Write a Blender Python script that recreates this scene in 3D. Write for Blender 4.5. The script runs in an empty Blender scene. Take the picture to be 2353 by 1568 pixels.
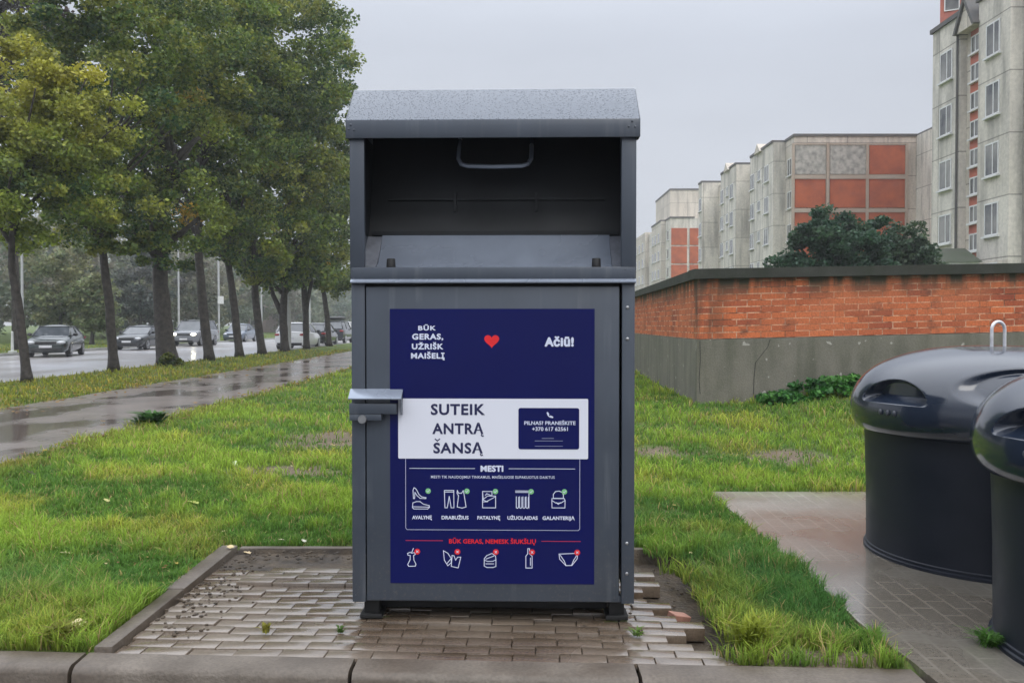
import bpy, bmesh, math, random
import numpy as np
from mathutils import Vector, Matrix, noise as mnoise

random.seed(7); RNG = np.random.default_rng(7)
SC = bpy.context.scene
COL = SC.collection
PI = math.pi

# ---------------------------------------------------------------- camera
CH = 1.37; TILT = math.radians(1.117); F = 2000.0; CX, CY = 1176.5, 784.0
cam_d = bpy.data.cameras.new('camera'); cam = bpy.data.objects.new('camera', cam_d); COL.objects.link(cam)
cam.location = (0, 0, CH); cam.rotation_euler = (PI/2 - TILT, 0, 0)
cam_d.sensor_width = 36; cam_d.lens = 36*F/2353; cam_d.clip_start = .05; cam_d.clip_end = 3000
SC.camera = cam

# ---------------------------------------------------------------- world: overcast sky (bright towards the zenith)
SUN_EL, SUN_AZ = math.radians(48), math.radians(150)   # azimuth measured from +Y clockwise
W = bpy.data.worlds.new("World"); SC.world = W; W.use_nodes = True
nt = W.node_tree; nt.nodes.clear()
def N(t, typ, **kw):
    n = t.nodes.new(typ)
    for k, v in kw.items(): setattr(n, k, v)
    return n
out = N(nt, 'ShaderNodeOutputWorld'); bg = N(nt, 'ShaderNodeBackground'); L = nt.links
sky = N(nt, 'ShaderNodeTexSky', sky_type='NISHITA', sun_disc=False)
sky.sun_elevation = SUN_EL; sky.sun_rotation = SUN_AZ; sky.air_density = 2.5; sky.dust_density = 8; sky.ozone_density = 1
skyS = N(nt, 'ShaderNodeMixRGB', blend_type='MULTIPLY'); skyS.inputs[0].default_value = 1
skyS.inputs[2].default_value = (1, 1, 1, 1)
L.new(sky.outputs[0], skyS.inputs[1])
geo = N(nt, 'ShaderNodeTexCoord'); sep = N(nt, 'ShaderNodeSeparateXYZ'); L.new(geo.outputs['Generated'], sep.inputs[0])
mp = N(nt, 'ShaderNodeMapping'); mp.inputs['Scale'].default_value = (1.3, 1.3, 4.0); L.new(geo.outputs['Generated'], mp.inputs[0])
cl = N(nt, 'ShaderNodeTexNoise'); cl.inputs['Scale'].default_value = 1.6; cl.inputs['Detail'].default_value = 4; cl.inputs['Roughness'].default_value = .5
L.new(mp.outputs[0], cl.inputs['Vector'])
ramp = N(nt, 'ShaderNodeValToRGB'); e = ramp.color_ramp.elements
# values divided by the background strength (0.1)
e[0].position = 0.0; e[0].color = (6.6, 6.85, 7.4, 1)
e[1].position = 1.0; e[1].color = (27, 28, 30, 1)
for p, c in ((.12, (6.35, 6.7, 7.45)), (.30, (6.1, 6.5, 7.4)), (.45, (9.0, 9.6, 10.8)), (.65, (19, 20, 21.6))):
    k = ramp.color_ramp.elements.new(p); k.color = (*c, 1)
L.new(sep.outputs['Z'], ramp.inputs[0])
cr = N(nt, 'ShaderNodeMapRange'); cr.inputs[1].default_value = .3; cr.inputs[2].default_value = .7
cr.inputs[3].default_value = .93; cr.inputs[4].default_value = 1.07; L.new(cl.outputs[0], cr.inputs[0])
mul = N(nt, 'ShaderNodeVectorMath', operation='SCALE'); L.new(ramp.outputs[0], mul.inputs[0]); L.new(cr.outputs[0], mul.inputs['Scale'])
mix = N(nt, 'ShaderNodeMixRGB'); mix.inputs[0].default_value = .93
L.new(skyS.outputs[0], mix.inputs[1]); L.new(mul.outputs[0], mix.inputs[2])
L.new(mix.outputs[0], bg.inputs[0]); bg.inputs[1].default_value = .1; L.new(bg.outputs[0], out.inputs[0])

sd = bpy.data.lights.new('sun', 'SUN'); sun = bpy.data.objects.new('sun', sd); COL.objects.link(sun)
sd.energy = .8; sd.angle = math.radians(30); sd.color = (1, .97, .92)
sdir = Vector((math.sin(SUN_AZ)*math.cos(SUN_EL), math.cos(SUN_AZ)*math.cos(SUN_EL), math.sin(SUN_EL)))
sun.rotation_euler = (-sdir).to_track_quat('-Z', 'Y').to_euler(); sun.location = (0, 0, 30)
vs = SC.view_settings; vs.view_transform = 'Standard'; vs.look = 'None'; vs.exposure = .09; vs.gamma = 1
SC.cycles.max_bounces = 6; SC.cycles.volume_bounces = 0; SC.cycles.use_denoising = True

# ---------------------------------------------------------------- helpers
def ray(u, v):
    dx, dz = (u-CX)/F, -(v-CY)/F
    c, s = math.cos(TILT), math.sin(TILT)
    return Vector((dx, c + dz*s, -s + dz*c))
def at(u, v, y):
    r = ray(u, v); return Vector((0, 0, CH)) + r*(y/r.y)
def lin(c):
    return tuple(((x/255)/12.92 if x/255 <= .04045 else ((x/255+.055)/1.055)**2.4) for x in c)

def newmat(name):
    m = bpy.data.materials.new(name); m.use_nodes = True
    t = m.node_tree; b = t.nodes['Principled BSDF']
    return m, t, b
def coordn(t, kind='Object'):
    if kind == 'World':
        g = N(t, 'ShaderNodeNewGeometry'); return g.outputs['Position']
    g = N(t, 'ShaderNodeTexCoord'); return g.outputs[kind]
def noisen(t, vec, scale, detail=3, rough=.55):
    n = N(t, 'ShaderNodeTexNoise'); n.inputs['Scale'].default_value = scale
    n.inputs['Detail'].default_value = detail; n.inputs['Roughness'].default_value = rough
    t.links.new(vec, n.inputs['Vector']); return n
def rampn(t, fac, stops):
    r = N(t, 'ShaderNodeValToRGB'); el = r.color_ramp.elements
    el[0].position, el[0].color = stops[0][0], (*stops[0][1], 1)
    el[1].position, el[1].color = stops[-1][0], (*stops[-1][1], 1)
    for p, c in stops[1:-1]:
        k = el.new(p); k.color = (*c, 1)
    t.links.new(fac, r.inputs[0]); return r
def mixn(t, fac, a, b, blend='MIX'):
    m = N(t, 'ShaderNodeMixRGB', blend_type=blend)
    for i, x in ((0, fac), (1, a), (2, b)):
        if isinstance(x, (int, float)): m.inputs[i].default_value = x
        elif isinstance(x, tuple): m.inputs[i].default_value = (*x, 1)
        else: t.links.new(x, m.inputs[i])
    return m.outputs[0]
def rangen(t, x, a, b, c, d):
    r = N(t, 'ShaderNodeMapRange'); t.links.new(x, r.inputs[0])
    for i, v in enumerate((a, b, c, d)): r.inputs[i+1].default_value = v
    return r.outputs[0]
def bumpn(t, b, h, strength, dist=.01):
    n = N(t, 'ShaderNodeBump'); n.inputs['Strength'].default_value = strength; n.inputs['Distance'].default_value = dist
    t.links.new(h, n.inputs['Height']); t.links.new(n.outputs[0], b.inputs['Normal']); return n
def mat(name, c1, c2=None, scale=4, rough=(.6, .6), bump=0, bscale=30, bdist=.01, metal=0, coord='Object', spec=.5, coat=0, lo=.35, hi=.65):
    m, t, b = newmat(name); vec = coordn(t, coord)
    b.inputs['Metallic'].default_value = metal; b.inputs['Specular IOR Level'].default_value = spec
    b.inputs['Coat Weight'].default_value = coat; b.inputs['Coat Roughness'].default_value = .08
    n = noisen(t, vec, scale)
    if c2 is None: c2 = tuple(x*.85 for x in c1)
    t.links.new(rampn(t, n.outputs[0], [(lo, c1), (hi, c2)]).outputs[0], b.inputs['Base Color'])
    t.links.new(rangen(t, n.outputs[0], .35, .65, rough[0], rough[1]), b.inputs['Roughness'])
    if bump: bumpn(t, b, noisen(t, vec, bscale, 4).outputs[0], bump, bdist)
    return m

def link(o, parent=None):
    COL.objects.link(o)
    if parent: o.parent = parent
    return o
def tag(o, label=None, cat=None, group=None, kind=None):
    if label: o['label'] = label
    if cat: o['category'] = cat
    if group: o['group'] = group
    if kind: o['kind'] = kind
    return o
def empty(name, loc, rz=0, label=None, cat=None, group=None):
    o = bpy.data.objects.new(name, None); o.empty_display_size = .2; COL.objects.link(o)
    o.location = loc; o.rotation_euler = (0, 0, rz); return tag(o, label, cat, group)
def obj(name, bm, m, parent=None, smooth=False):
    me = bpy.data.meshes.new(name)
    bm.to_mesh(me); bm.free()
    for x in (m if isinstance(m, (list, tuple)) else [m]): me.materials.append(x)
    if smooth:
        me.polygons.foreach_set('use_smooth', [True]*len(me.polygons))
        if smooth != 'all': me.set_sharp_from_angle(angle=math.radians(40))
    return link(bpy.data.objects.new(name, me), parent)
def npobj(name, verts, faces, m, parent=None, attrs=None, smooth=False):
    """verts (n,3); faces (k,4) quads (or (k,3))"""
    me = bpy.data.meshes.new(name); nv, nf, k = len(verts), len(faces), faces.shape[1]
    me.vertices.add(nv); me.vertices.foreach_set('co', verts.astype(np.float32).ravel())
    me.loops.add(nf*k); me.loops.foreach_set('vertex_index', faces.astype(np.int32).ravel())
    me.polygons.add(nf); me.polygons.foreach_set('loop_start', np.arange(0, nf*k, k, dtype=np.int32))
    me.polygons.foreach_set('loop_total', np.full(nf, k, dtype=np.int32))
    if smooth: me.polygons.foreach_set('use_smooth', np.ones(nf, dtype=bool))
    if attrs is not None:
        a = me.color_attributes.new('tint', 'FLOAT_COLOR', 'POINT')
        a.data.foreach_set('color', np.concatenate([attrs, np.ones((nv, 1))], 1).astype(np.float32).ravel())
    me.materials.append(m); me.update(calc_edges=True); me.validate()
    return link(bpy.data.objects.new(name, me), parent)
def box(bm, x0, x1, y0, y1, z0, z1, bev=0, mi=0, M=None):
    b2 = bmesh.new()
    bmesh.ops.create_cube(b2, size=1)
    for v in b2.verts: v.co = Vector(((x0+x1)/2 + v.co.x*(x1-x0), (y0+y1)/2 + v.co.y*(y1-y0), (z0+z1)/2 + v.co.z*(z1-z0)))
    if bev: bmesh.ops.bevel(b2, geom=b2.edges[:], offset=bev, segments=2, affect='EDGES', profile=.5)
    return merge(bm, b2, mi, M)
def merge(bm, b2, mi=0, M=None):
    vm = {}
    for v in b2.verts: vm[v] = bm.verts.new(M @ v.co if M else v.co)
    for f in b2.faces:
        nf = bm.faces.new([vm[v] for v in f.verts]); nf.material_index = mi
    r = list(vm.values()); b2.free(); return r
def prism(bm, pts, axis, a, b, bev=0, mi=0):
    """extrude 2D polygon along axis ('x': pts are (y,z); 'y': pts (x,z); 'z': pts (x,y))"""
    b2 = bmesh.new()
    def mk(p, t): return Vector((t, p[0], p[1])) if axis == 'x' else Vector((p[0], t, p[1])) if axis == 'y' else Vector((p[0], p[1], t))
    A = [b2.verts.new(mk(p, a)) for p in pts]; B = [b2.verts.new(mk(p, b)) for p in pts]
    b2.faces.new(A); b2.faces.new(B[::-1])
    for i in range(len(pts)):
        j = (i+1) % len(pts); b2.faces.new([A[j], A[i], B[i], B[j]])
    bmesh.ops.recalc_face_normals(b2, faces=b2.faces[:])
    if bev: bmesh.ops.bevel(b2, geom=b2.edges[:], offset=bev, segments=2, affect='EDGES', profile=.5)
    return merge(bm, b2, mi)
def tube(bm, pts, radii, seg=10, mi=0, cap=True):
    pts = [Vector(p) for p in pts]; n = len(pts)
    if not hasattr(radii, '__len__'): radii = [radii]*n
    rings = []; ref = None
    for i, p in enumerate(pts):
        d = (pts[min(i+1, n-1)] - pts[max(i-1, 0)]).normalized()
        if ref is None:
            ref = Vector((1, 0, 0)) if abs(d.x) < .8 else Vector((0, 1, 0))
        a = (ref - d*ref.dot(d)).normalized(); bb = d.cross(a); ref = a
        rings.append([bm.verts.new(p + (a*math.cos(2*PI*k/seg) + bb*math.sin(2*PI*k/seg))*radii[i]) for k in range(seg)])
    for r0, r1 in zip(rings, rings[1:]):
        for k in range(seg):
            f = bm.faces.new([r0[k], r0[(k+1) % seg], r1[(k+1) % seg], r1[k]]); f.material_index = mi
    if cap:
        bm.faces.new(rings[0][::-1]).material_index = mi; bm.faces.new(rings[-1]).material_index = mi
def lathe(bm, prof, seg=64, c=(0, 0), mi=0, rf=None):
    rings = []
    for r, z in prof:
        ring = []
        for k in range(seg):
            a = 2*PI*k/seg; rr = rf(r, z, a) if rf else r
            ring.append(bm.verts.new((c[0]+rr*math.cos(a), c[1]+rr*math.sin(a), z)))
        rings.append(ring)
    for r0, r1 in zip(rings, rings[1:]):
        for k in range(seg):
            f = bm.faces.new([r0[k], r0[(k+1) % seg], r1[(k+1) % seg], r1[k]]); f.material_index = mi
    return rings
def sph(bm, c, r, sz=(1, 1, 1), u=10, v=8, mi=0):
    b2 = bmesh.new(); bmesh.ops.create_uvsphere(b2, u_segments=u, v_segments=v, radius=r)
    for w in b2.verts: w.co = Vector((c[0]+w.co.x*sz[0], c[1]+w.co.y*sz[1], c[2]+w.co.z*sz[2]))
    return merge(bm, b2, mi)
def pn(x, y, s, z=0.): return mnoise.noise(Vector((x*s, y*s, z)))
def sstep(x, a, b):
    t = np.clip((x-a)/(b-a), 0, 1); return t*t*(3-2*t)

# ---------------------------------------------------------------- ground heights
KS = -.053
def kerb_y(x): return 3.53 + KS*x
PX0, PX1, PY1 = -1.68, 1.02, 5.27            # the paved patch
def hgt(x, y):
    x = np.asarray(x, float); y = np.asarray(y, float)
    r = sstep(y, 7.6, 12.3)*(sstep(x, -1.5, 2.6)*.27 + sstep(x, 2.4, 5.6)*.28)*(1-sstep(x, 12, 25)) * (1-sstep(y, 40, 80))
    mic = .012*np.sin(x*1.7+.4*y)*np.sin(y*1.3-.6*x)*sstep(y, 5.3, 7)
    mic = mic*(1-sstep(x, 1.2, 1.5)*(1-sstep(y, 7.0, 7.4)))*(1-sstep(-x, 4.7, 4.9))
    return r + mic

def vnoise(x, y, s, seed=0):
    """cheap smooth noise, vectorised: sum of sines with odd frequencies"""
    r = np.random.default_rng(seed); v = np.zeros_like(x)
    for k in range(7):
        a = r.uniform(0, 2*PI); f = s*r.uniform(.5, 1.8); v += np.sin((x*math.cos(a)+y*math.sin(a))*f*2*PI + r.uniform(0, 6.28))
    return v/7*1.6
def grassy(x, y):
    ky = 3.53+KS*x; w = .05*vnoise(x, y, 2.0, 1) + .03*vnoise(x, y, 7, 2)
    ok = y > ky+.005
    inp = (x > PX0-.085) & (x < .80 + .1*(y < 3.75) + w) & (y < PY1+.06)
    inp |= (x > .45) & (x < .98+w*1.5) & (y > 3.6) & (y < 4.75) & (np.abs(y-4.1) > .0) & (x < .92+w)
    strip = (x > 1.585 + w*.9) & (y < 7.06 + w*.4)
    pth = (x > -8.2 + w*2.2) & (x < -5.06 + w*2.5)
    rd = (x < -12.0)
    wl = (y > 11.95) & (x > 2.5 + .037*(y-12))
    return ok & ~inp & ~strip & ~pth & ~rd & ~wl
def bare(x, y):
    """probability of keeping a blade (worn patches)"""
    k = np.ones_like(x)
    def spot(cx, cy, rx, ry, d): 
        q = ((x-cx)/rx)**2 + ((y-cy)/ry)**2 + .5*vnoise(x, y, 1.8, 5) + .5*vnoise(x, y, 5.5, 6)
        return 1 - d*np.clip(1.15-q, 0, 1)
    k *= spot(-2.2, 8.1, .65, .38, .97); k *= spot(-2.0, 10.4, .95, 1.1, .9); k *= spot(1.5, 9.0, .35, .4, .92)
    k *= spot(2.85, 8.6, .6, .5, .9); k *= spot(.85, 4.95, .5, .28, .97); k *= spot(1.2, 3.58, .40, .12, .98); k *= spot(-1.9, 3.75, .25, .1, .7)
    k *= spot(.95, 4.0, .16, .5, .8)
    return k
# ---------------------------------------------------------------- ground-family materials
def m_lawn():
    m, t, b = newmat('lawn soil and grass'); v = coordn(t, 'World')
    big = noisen(t, v, .55, 3); mid = noisen(t, v, 3.5, 4); fine = noisen(t, v, 45, 3)
    g1 = rampn(t, big.outputs[0], [(.3, (.07, .13, .018)), (.5, (.10, .16, .022)), (.7, (.15, .17, .03))]).outputs[0]
    g2 = mixn(t, rangen(t, mid.outputs[0], .45, .68, 0, .8), g1, (.10, .085, .045))
    g3 = mixn(t, rangen(t, fine.outputs[0], .35, .65, 0, .5), g2, (.03, .06, .012))
    at_ = N(t, 'ShaderNodeVertexColor'); at_.layer_name = 'tint'; sp_ = N(t, 'ShaderNodeSeparateColor'); t.links.new(at_.outputs[0], sp_.inputs[0])
    soil = rampn(t, fine.outputs[0], [(.35, (.20, .155, .11)), (.65, (.085, .065, .045))]).outputs[0]
    g3 = mixn(t, rangen(t, sp_.outputs[0], .35, .8, 1, 0), g3, soil)
    t.links.new(g3, b.inputs['Base Color']); b.inputs['Roughness'].default_value = .85
    b.inputs['Specular IOR Level'].default_value = .25
    bumpn(t, b, fine.outputs[0], .8, .03); return m
M_lawn = m_lawn()
M_soil = mat('wet soil', (.10, .075, .05), (.035, .025, .017), 7, (.75, .5), .9, 40, .02, coord='World', spec=.4)
def m_wet(name, c1, c2, sc, r_dry, r_wet, psc, lo, hi, bs=60, bst=.25, xs=1.0, tile=None, wetdark=.55, spec=.5, coat=0):
    m, t, b = newmat(name); v = coordn(t, 'World')
    mapn = N(t, 'ShaderNodeMapping'); mapn.inputs['Scale'].default_value = (xs, 1, 1); t.links.new(v, mapn.inputs[0])
    n1 = noisen(t, v, sc, 5); n2 = noisen(t, mapn.outputs[0], psc, 3, .5); n3 = noisen(t, v, bs, 4)
    base = rampn(t, n1.outputs[0], [(.3, c1), (.7, c2)]).outputs[0]
    fn = rangen(t, n3.outputs[0], .3, .7, 0.8, 1.18)
    base = mixn(t, 1.0, base, fn, 'MULTIPLY')
    if tile:
        mm = N(t, 'ShaderNodeMapping'); mm.inputs['Rotation'].default_value = (0, 0, tile[0]); t.links.new(v, mm.inputs[0])
        br = N(t, 'ShaderNodeTexBrick'); br.inputs['Scale'].default_value = 1; br.inputs['Brick Width'].default_value = tile[1]
        br.inputs['Row Height'].default_value = tile[2]; br.inputs['Mortar Size'].default_value = tile[3]; br.inputs['Mortar Smooth'].default_value = .3
        t.links.new(mm.outputs[0], br.inputs['Vector'])
        msk = mixn(t, 1.0, br.outputs['Fac'], rangen(t, noisen(t, v, 1.8, 3).outputs[0], .38, .62, .1, .8), 'MULTIPLY')
        base = mixn(t, msk, base, tuple(x*1.3 for x in c1))  # paler joint lines: glints of the wet joints painted into the colour
    wet = rangen(t, n2.outputs[0], lo, hi, 0, 1)
    base = mixn(t, wet, base, mixn(t, 1.0, base, (wetdark, wetdark*.93, wetdark*.87), 'MULTIPLY'))
    t.links.new(base, b.inputs['Base Color'])
    t.links.new(rangen(t, wet, 0, 1, r_dry, r_wet), b.inputs['Roughness'])
    b.inputs['Specular IOR Level'].default_value = spec; b.inputs['Coat Weight'].default_value = coat; b.inputs['Coat Roughness'].default_value = .12
    bn = bumpn(t, b, n3.outputs[0], bst, .006)
    t.links.new(rangen(t, wet, 0, 1, bst, bst*.08), bn.inputs['Strength'])
    return m
M_path = m_wet('wet asphalt path', (.20, .165, .145), (.135, .112, .10), 1.2, .5, .06, .55, .46, .60, bs=70, bst=.22, xs=1.6, wetdark=.75, spec=.8, coat=.5)
M_road = m_wet('wet road asphalt', (.46, .46, .49), (.36, .36, .38), .6, .55, .30, .18, .36, .56, bs=50, bst=.10, xs=2.2, wetdark=.85, spec=1, coat=.35)  # pale base colour stands in for sky reflected off the wet film
M_strip = m_wet('muddy wet paving', (.27, .255, .225), (.18, .165, .135), 1.1, .40, .24, .75, .42, .58, bs=55, bst=.35, tile=(PI/2+.03, .21, .105, .0075), wetdark=.72, spec=.8, coat=.6)
M_paver = m_wet('concrete block paving', (.20, .158, .12), (.13, .096, .068), 2.5, .36, .14, 1.3, .42, .60, bs=90, bst=.3, wetdark=.72, spec=.9, coat=.6)
M_kerb = m_wet('worn concrete kerb', (.16, .135, .11), (.095, .077, .06), 5, .6, .38, 1.5, .42, .60, bs=70, bst=.9, wetdark=.75)
M_street = m_wet('street asphalt', (.06, .058, .055), (.045, .04, .036), 3, .6, .25, 1.2, .4, .6, bs=80, bst=.6)

# ---------------------------------------------------------------- ground sheet
xs = [-600, -300, -150, -90, -60, -45, -36, -30, -26, -23.62, -23.6, -20, -16, -12.12, -12.1, -11, -10, -9, -8.2, -6.6, -5]
xs += list(np.arange(-4.5, PX0-.1, .25)) + [PX0, PX0+.01] + list(np.arange(PX0+.2, PX1-.1, .25)) + [PX1-.01, PX1] + list(np.arange(1.12, 2, .12)) + list(np.arange(2.0, 12, .25)) + [14, 18, 25, 40, 60, 90, 150, 300, 600]
ys = [3.50, 3.58, 3.75, 3.95, 4.15, PY1-.9, PY1-.01, PY1] + list(np.arange(5.5, 22, .25)) + [24, 27, 31, 36, 42, 50, 60, 72, 80, 100, 130, 200, 400, 900]
bm = bmesh.new(); rows = []
for y in ys:
    r = []
    for x in xs:
        yy = y + (KS*max(-8, min(8, x))*max(0, 1-(y-3.50)/1.7) if y < 5.2 else 0)
        z = float(hgt(x, yy))
        inpatch = PX0+.005 < x < PX1-.005 and y < PY1-.005
        if inpatch: z = -.075 + .018*pn(x, yy, 6)
        if -23.61 < x < -12.11: z = -.11
        if y == 3.50: z = -.02
        r.append(bm.verts.new((x, yy, z)))
    rows.append(r)
for i in range(len(ys)-1):
    for j in range(len(xs)-1):
        f = bm.faces.new([rows[i][j], rows[i][j+1], rows[i+1][j+1], rows[i+1][j]])
        if PX0-.001 < xs[j] and xs[j+1] < PX1+.001 and ys[i+1] <= PY1+.001: f.material_index = 1
lw = tag(obj('lawn', bm, [M_lawn, M_soil], smooth='all'), kind='structure')
n_ = len(lw.data.vertices); co = np.zeros(n_*3); lw.data.vertices.foreach_get('co', co); co = co.reshape(-1, 3)
bv = bare(co[:, 0], co[:, 1]); at_ = lw.data.color_attributes.new('tint', 'FLOAT_COLOR', 'POINT')
at_.data.foreach_set('color', np.stack([bv, bv, bv, np.ones(n_)], 1).astype(np.float32).ravel())
bm = bmesh.new()     # street in front of the kerb, and land behind the camera
box(bm, -600, 600, -600, 3.9, -.6, -.15)
tag(obj('street', bm, M_street), kind='structure')

def sheet(name, x0, x1, y0, y1, z, m, n=40, wob=.06, th=0.0, wobl=True, wobr=True):
    bm = bmesh.new(); prev = None
    for i in range(n+1):
        y = y0 + (y1-y0)*(i/n)**1.6
        a = x0 + (wob*(pn(3.1, y, .9)+.5*pn(1, y, 3)) if wobl else 0); b = x1 + (wob*(pn(9.7, y, .9)+.5*pn(6, y, 3)) if wobr else 0)
        cur = [bm.verts.new((a+(b-a)*t, y, z)) for t in np.linspace(0, 1, 7)]
        if prev:
            for k in range(6): bm.faces.new([prev[k], prev[k+1], cur[k+1], cur[k]])
        prev = cur
    return tag(obj(name, bm, m), kind='structure')
sheet('path', -8.25, -5.02, 3.9, 160, .010, M_path, 200, .16)
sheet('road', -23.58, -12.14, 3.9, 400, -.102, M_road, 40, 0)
# right hand paved strip (a slab that runs down to the street)
bm = bmesh.new(); prev = None
pts = []
for i in range(60):
    y = 2.0 + (7.05-2.0)*i/59
    pts.append((1.60 + .035*pn(y, 2, 1.4) + .012*pn(y, 5, 7), y))
poly = pts + [(14, 7.05), (14, 2.0)]
prism(bm, poly, 'z', -.14, .014)
tag(obj('paved_strip', bm, M_strip), kind='structure')

# kerb along the street: stones with open joints
bm = bmesh.new()
joints = [-6.3, -5.15, -4.0, -2.9, -1.775, -.64, .50, 1.595]
for a, b in zip(joints, joints[1:]):
    b2 = bmesh.new(); n = 26; prof = [(-.165, -.2), (-.165, -.030), (-.153, -.012), (-.135, -.002), (-.01, 0), (0, -.012), (0, -.2)]
    rings = []
    for i in range(n+1):
        x = a+.008 + (b-a-.016)*i/n; ring = []
        for k, (py, pz) in enumerate(prof):
            chip = .016*max(0, pn(x, 4, 5)-.02) + .02*max(0, pn(x, 9, 12)-.25) if k in (1, 2, 3) else 0
            ring.append(b2.verts.new((x, kerb_y(x)+py + chip*1.4 + .002*pn(x*3, pz*20, 3), pz - chip*1.1 + (.002*pn(x, py, 9) if pz > -.1 else 0))))
        rings.append(ring)
    for r0, r1 in zip(rings, rings[1:]):
        for k in range(len(prof)-1): b2.faces.new([r0[k], r1[k], r1[k+1], r0[k+1]])
    b2.faces.new(rings[0]); b2.faces.new(rings[-1][::-1])
    bmesh.ops.recalc_face_normals(b2, faces=b2.faces[:])
    merge(bm, b2)
tag(obj('kerb', bm, M_kerb, smooth=True), kind='structure')

# block paving: individual blocks, sheared to follow the kerb; missing and sunken ones on the right
bm = bmesh.new()
BW, BD, GAP = .195, .0885, .004
redge = [.97, .93, .80, .62, .76, .83, .83, .68, .80, .62, .60, .62, .70, .60, .84, .55, .5, .5, .5, .5]
nrow = int((PY1-3.56)/BD)+1
for r in range(nrow):
    y0 = r*BD
    off = (r % 2)*BW/2 + .012*pn(r, 3, .9)
    k0 = int((PX0-off)/BW)-1
    for k in range(k0, 14):
        xa, xb = off+k*BW+GAP/2, off+(k+1)*BW-GAP/2
        xa2, xb2 = max(xa, PX0+.012), min(xb, redge[r]+.03 if r < 2 else 9)
        if xb2-xa2 < .03: continue
        if xa2 > redge[r]-.06: continue
        yk = kerb_y((xa2+xb2)/2)
        ya = yk + .006 + y0; yb = ya + BD - GAP
        if yb > PY1-.005: continue
        lift = .006*pn(xa*3, r, .7) + .003*random.uniform(-1, 1) - .012*max(0, pn(xa, ya, 1.3))
        tx, ty = random.gauss(0, .006), random.gauss(0, .008)
        if xa < -.45 and ya > 4.85: lift -= .025; tx += random.gauss(0, .03); ty += random.gauss(0, .04)
        if -1.55 < xa < -.5 and 4.55 < ya < 4.72: lift += .016; ty -= .05
        if xa2 > .45 and r > 8: lift += random.uniform(-.012, .006); tx += random.gauss(0, .03)
        if xa < -.9 and ya > 5.0 and random.random() < .5: continue
        Mx = Matrix.Translation(((xa2+xb2)/2, (ya+yb)/2, -.006+lift)) @ Matrix.Rotation(tx, 4, 'Y') @ Matrix.Rotation(ty, 4, 'X') @ Matrix.Rotation(KS+random.gauss(0, .005), 4, 'Z')
        box(bm, -(xb2-xa2)/2, (xb2-xa2)/2, -(yb-ya)/2, (yb-ya)/2, -.062, 0, .0035, 0, Mx)
tag(obj('block_paving', bm, M_paver, smooth=True), kind='structure')
# sand in joints: soil sheet just under the block tops
bm = bmesh.new(); prev = None
for i in range(24):
    y = i/23; r = []
    for j in range(40):
        x = PX0 + (PX1-PX0-.28)*j/39; ya = kerb_y(x)+.0; yy = ya + (PY1-.01-ya)*y
        ri = min(len(redge)-1, int((yy-ya)/BD)); z = -.022 + .006*pn(x, yy, 9) if x < redge[ri]-.12 else -.075
        r.append(bm.verts.new((x, yy, z)))
    if prev:
        for k in range(39): bm.faces.new([prev[k], prev[k+1], r[k+1], r[k]])
    prev = r
tag(obj('jointing_sand', bm, M_soil, smooth='all'), kind='structure')
# edging stones on the left and back of the patch
bm = bmesh.new()
ya = kerb_y(PX0)
for a, b in ((ya+.004, 4.42), (4.43, 5.30)):
    box(bm, PX0-.075+.05*(a-ya)*-.6, PX0+.004, a, b, -.2, .022, .008)
tag(obj('edging_stones', bm, M_kerb, smooth=True), kind='structure')
bm = bmesh.new()
box(bm, PX0+.02, -.62, PY1, PY1+.05, -.2, .012, .006); box(bm, -.61, .9, PY1, PY1+.05, -.2, .004, .006)
tag(obj('edging_row', bm, M_kerb, smooth=True), kind='structure')
# far kerb of the road
bm = bmesh.new(); box(bm, -23.78, -23.6, 4, 200, -.12, .03); box(bm, -12.13, -11.98, 4, 200, -.12, .012)
tag(obj('road_kerb', bm, mat('pale kerb', (.38, .38, .36), (.28, .28, .26), 2, (.6, .4))), kind='structure')

# ---------------------------------------------------------------- container for clothes
def add_grime(m, zlo, zhi):
    t = m.node_tree; b = t.nodes['Principled BSDF']; v = coordn(t, 'Object'); sp = N(t, 'ShaderNodeSeparateXYZ'); t.links.new(v, sp.inputs[0])
    st = N(t, 'ShaderNodeMapping'); st.inputs['Scale'].default_value = (16, 16, .8); t.links.new(v, st.inputs[0])
    stn = noisen(t, st.outputs[0], 1, 4); spl = noisen(t, v, 55, 4, .7); big = noisen(t, v, 4, 3)
    old = b.inputs['Base Color'].links[0].from_socket
    low = rangen(t, sp.outputs[2], zlo, zhi, 1, 0)
    k = mixn(t, 1., low, rangen(t, spl.outputs[0], .55, .72, 0, .4), 'MULTIPLY')
    c = mixn(t, k, old, (.20, .165, .125))
    c = mixn(t, mixn(t, 1., rangen(t, stn.outputs[0], .56, .72, 0, .5), rangen(t, big.outputs[0], .4, .6, 0, 1), 'MULTIPLY'), c, (.13, .145, .165))
    t.links.new(c, b.inputs['Base Color'])
    ro = b.inputs['Roughness'].links[0].from_socket
    t.links.new(mixn(t, rangen(t, stn.outputs[0], .5, .7, 0, .6), ro, (.22, .22, .22)), b.inputs['Roughness'])
    return m
Mc = mat('anthracite powder coat', (.056, .069, .092), (.046, .057, .076), 3, (.34, .42), .12, 350, .0006, spec=.5, coat=.15)
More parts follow.
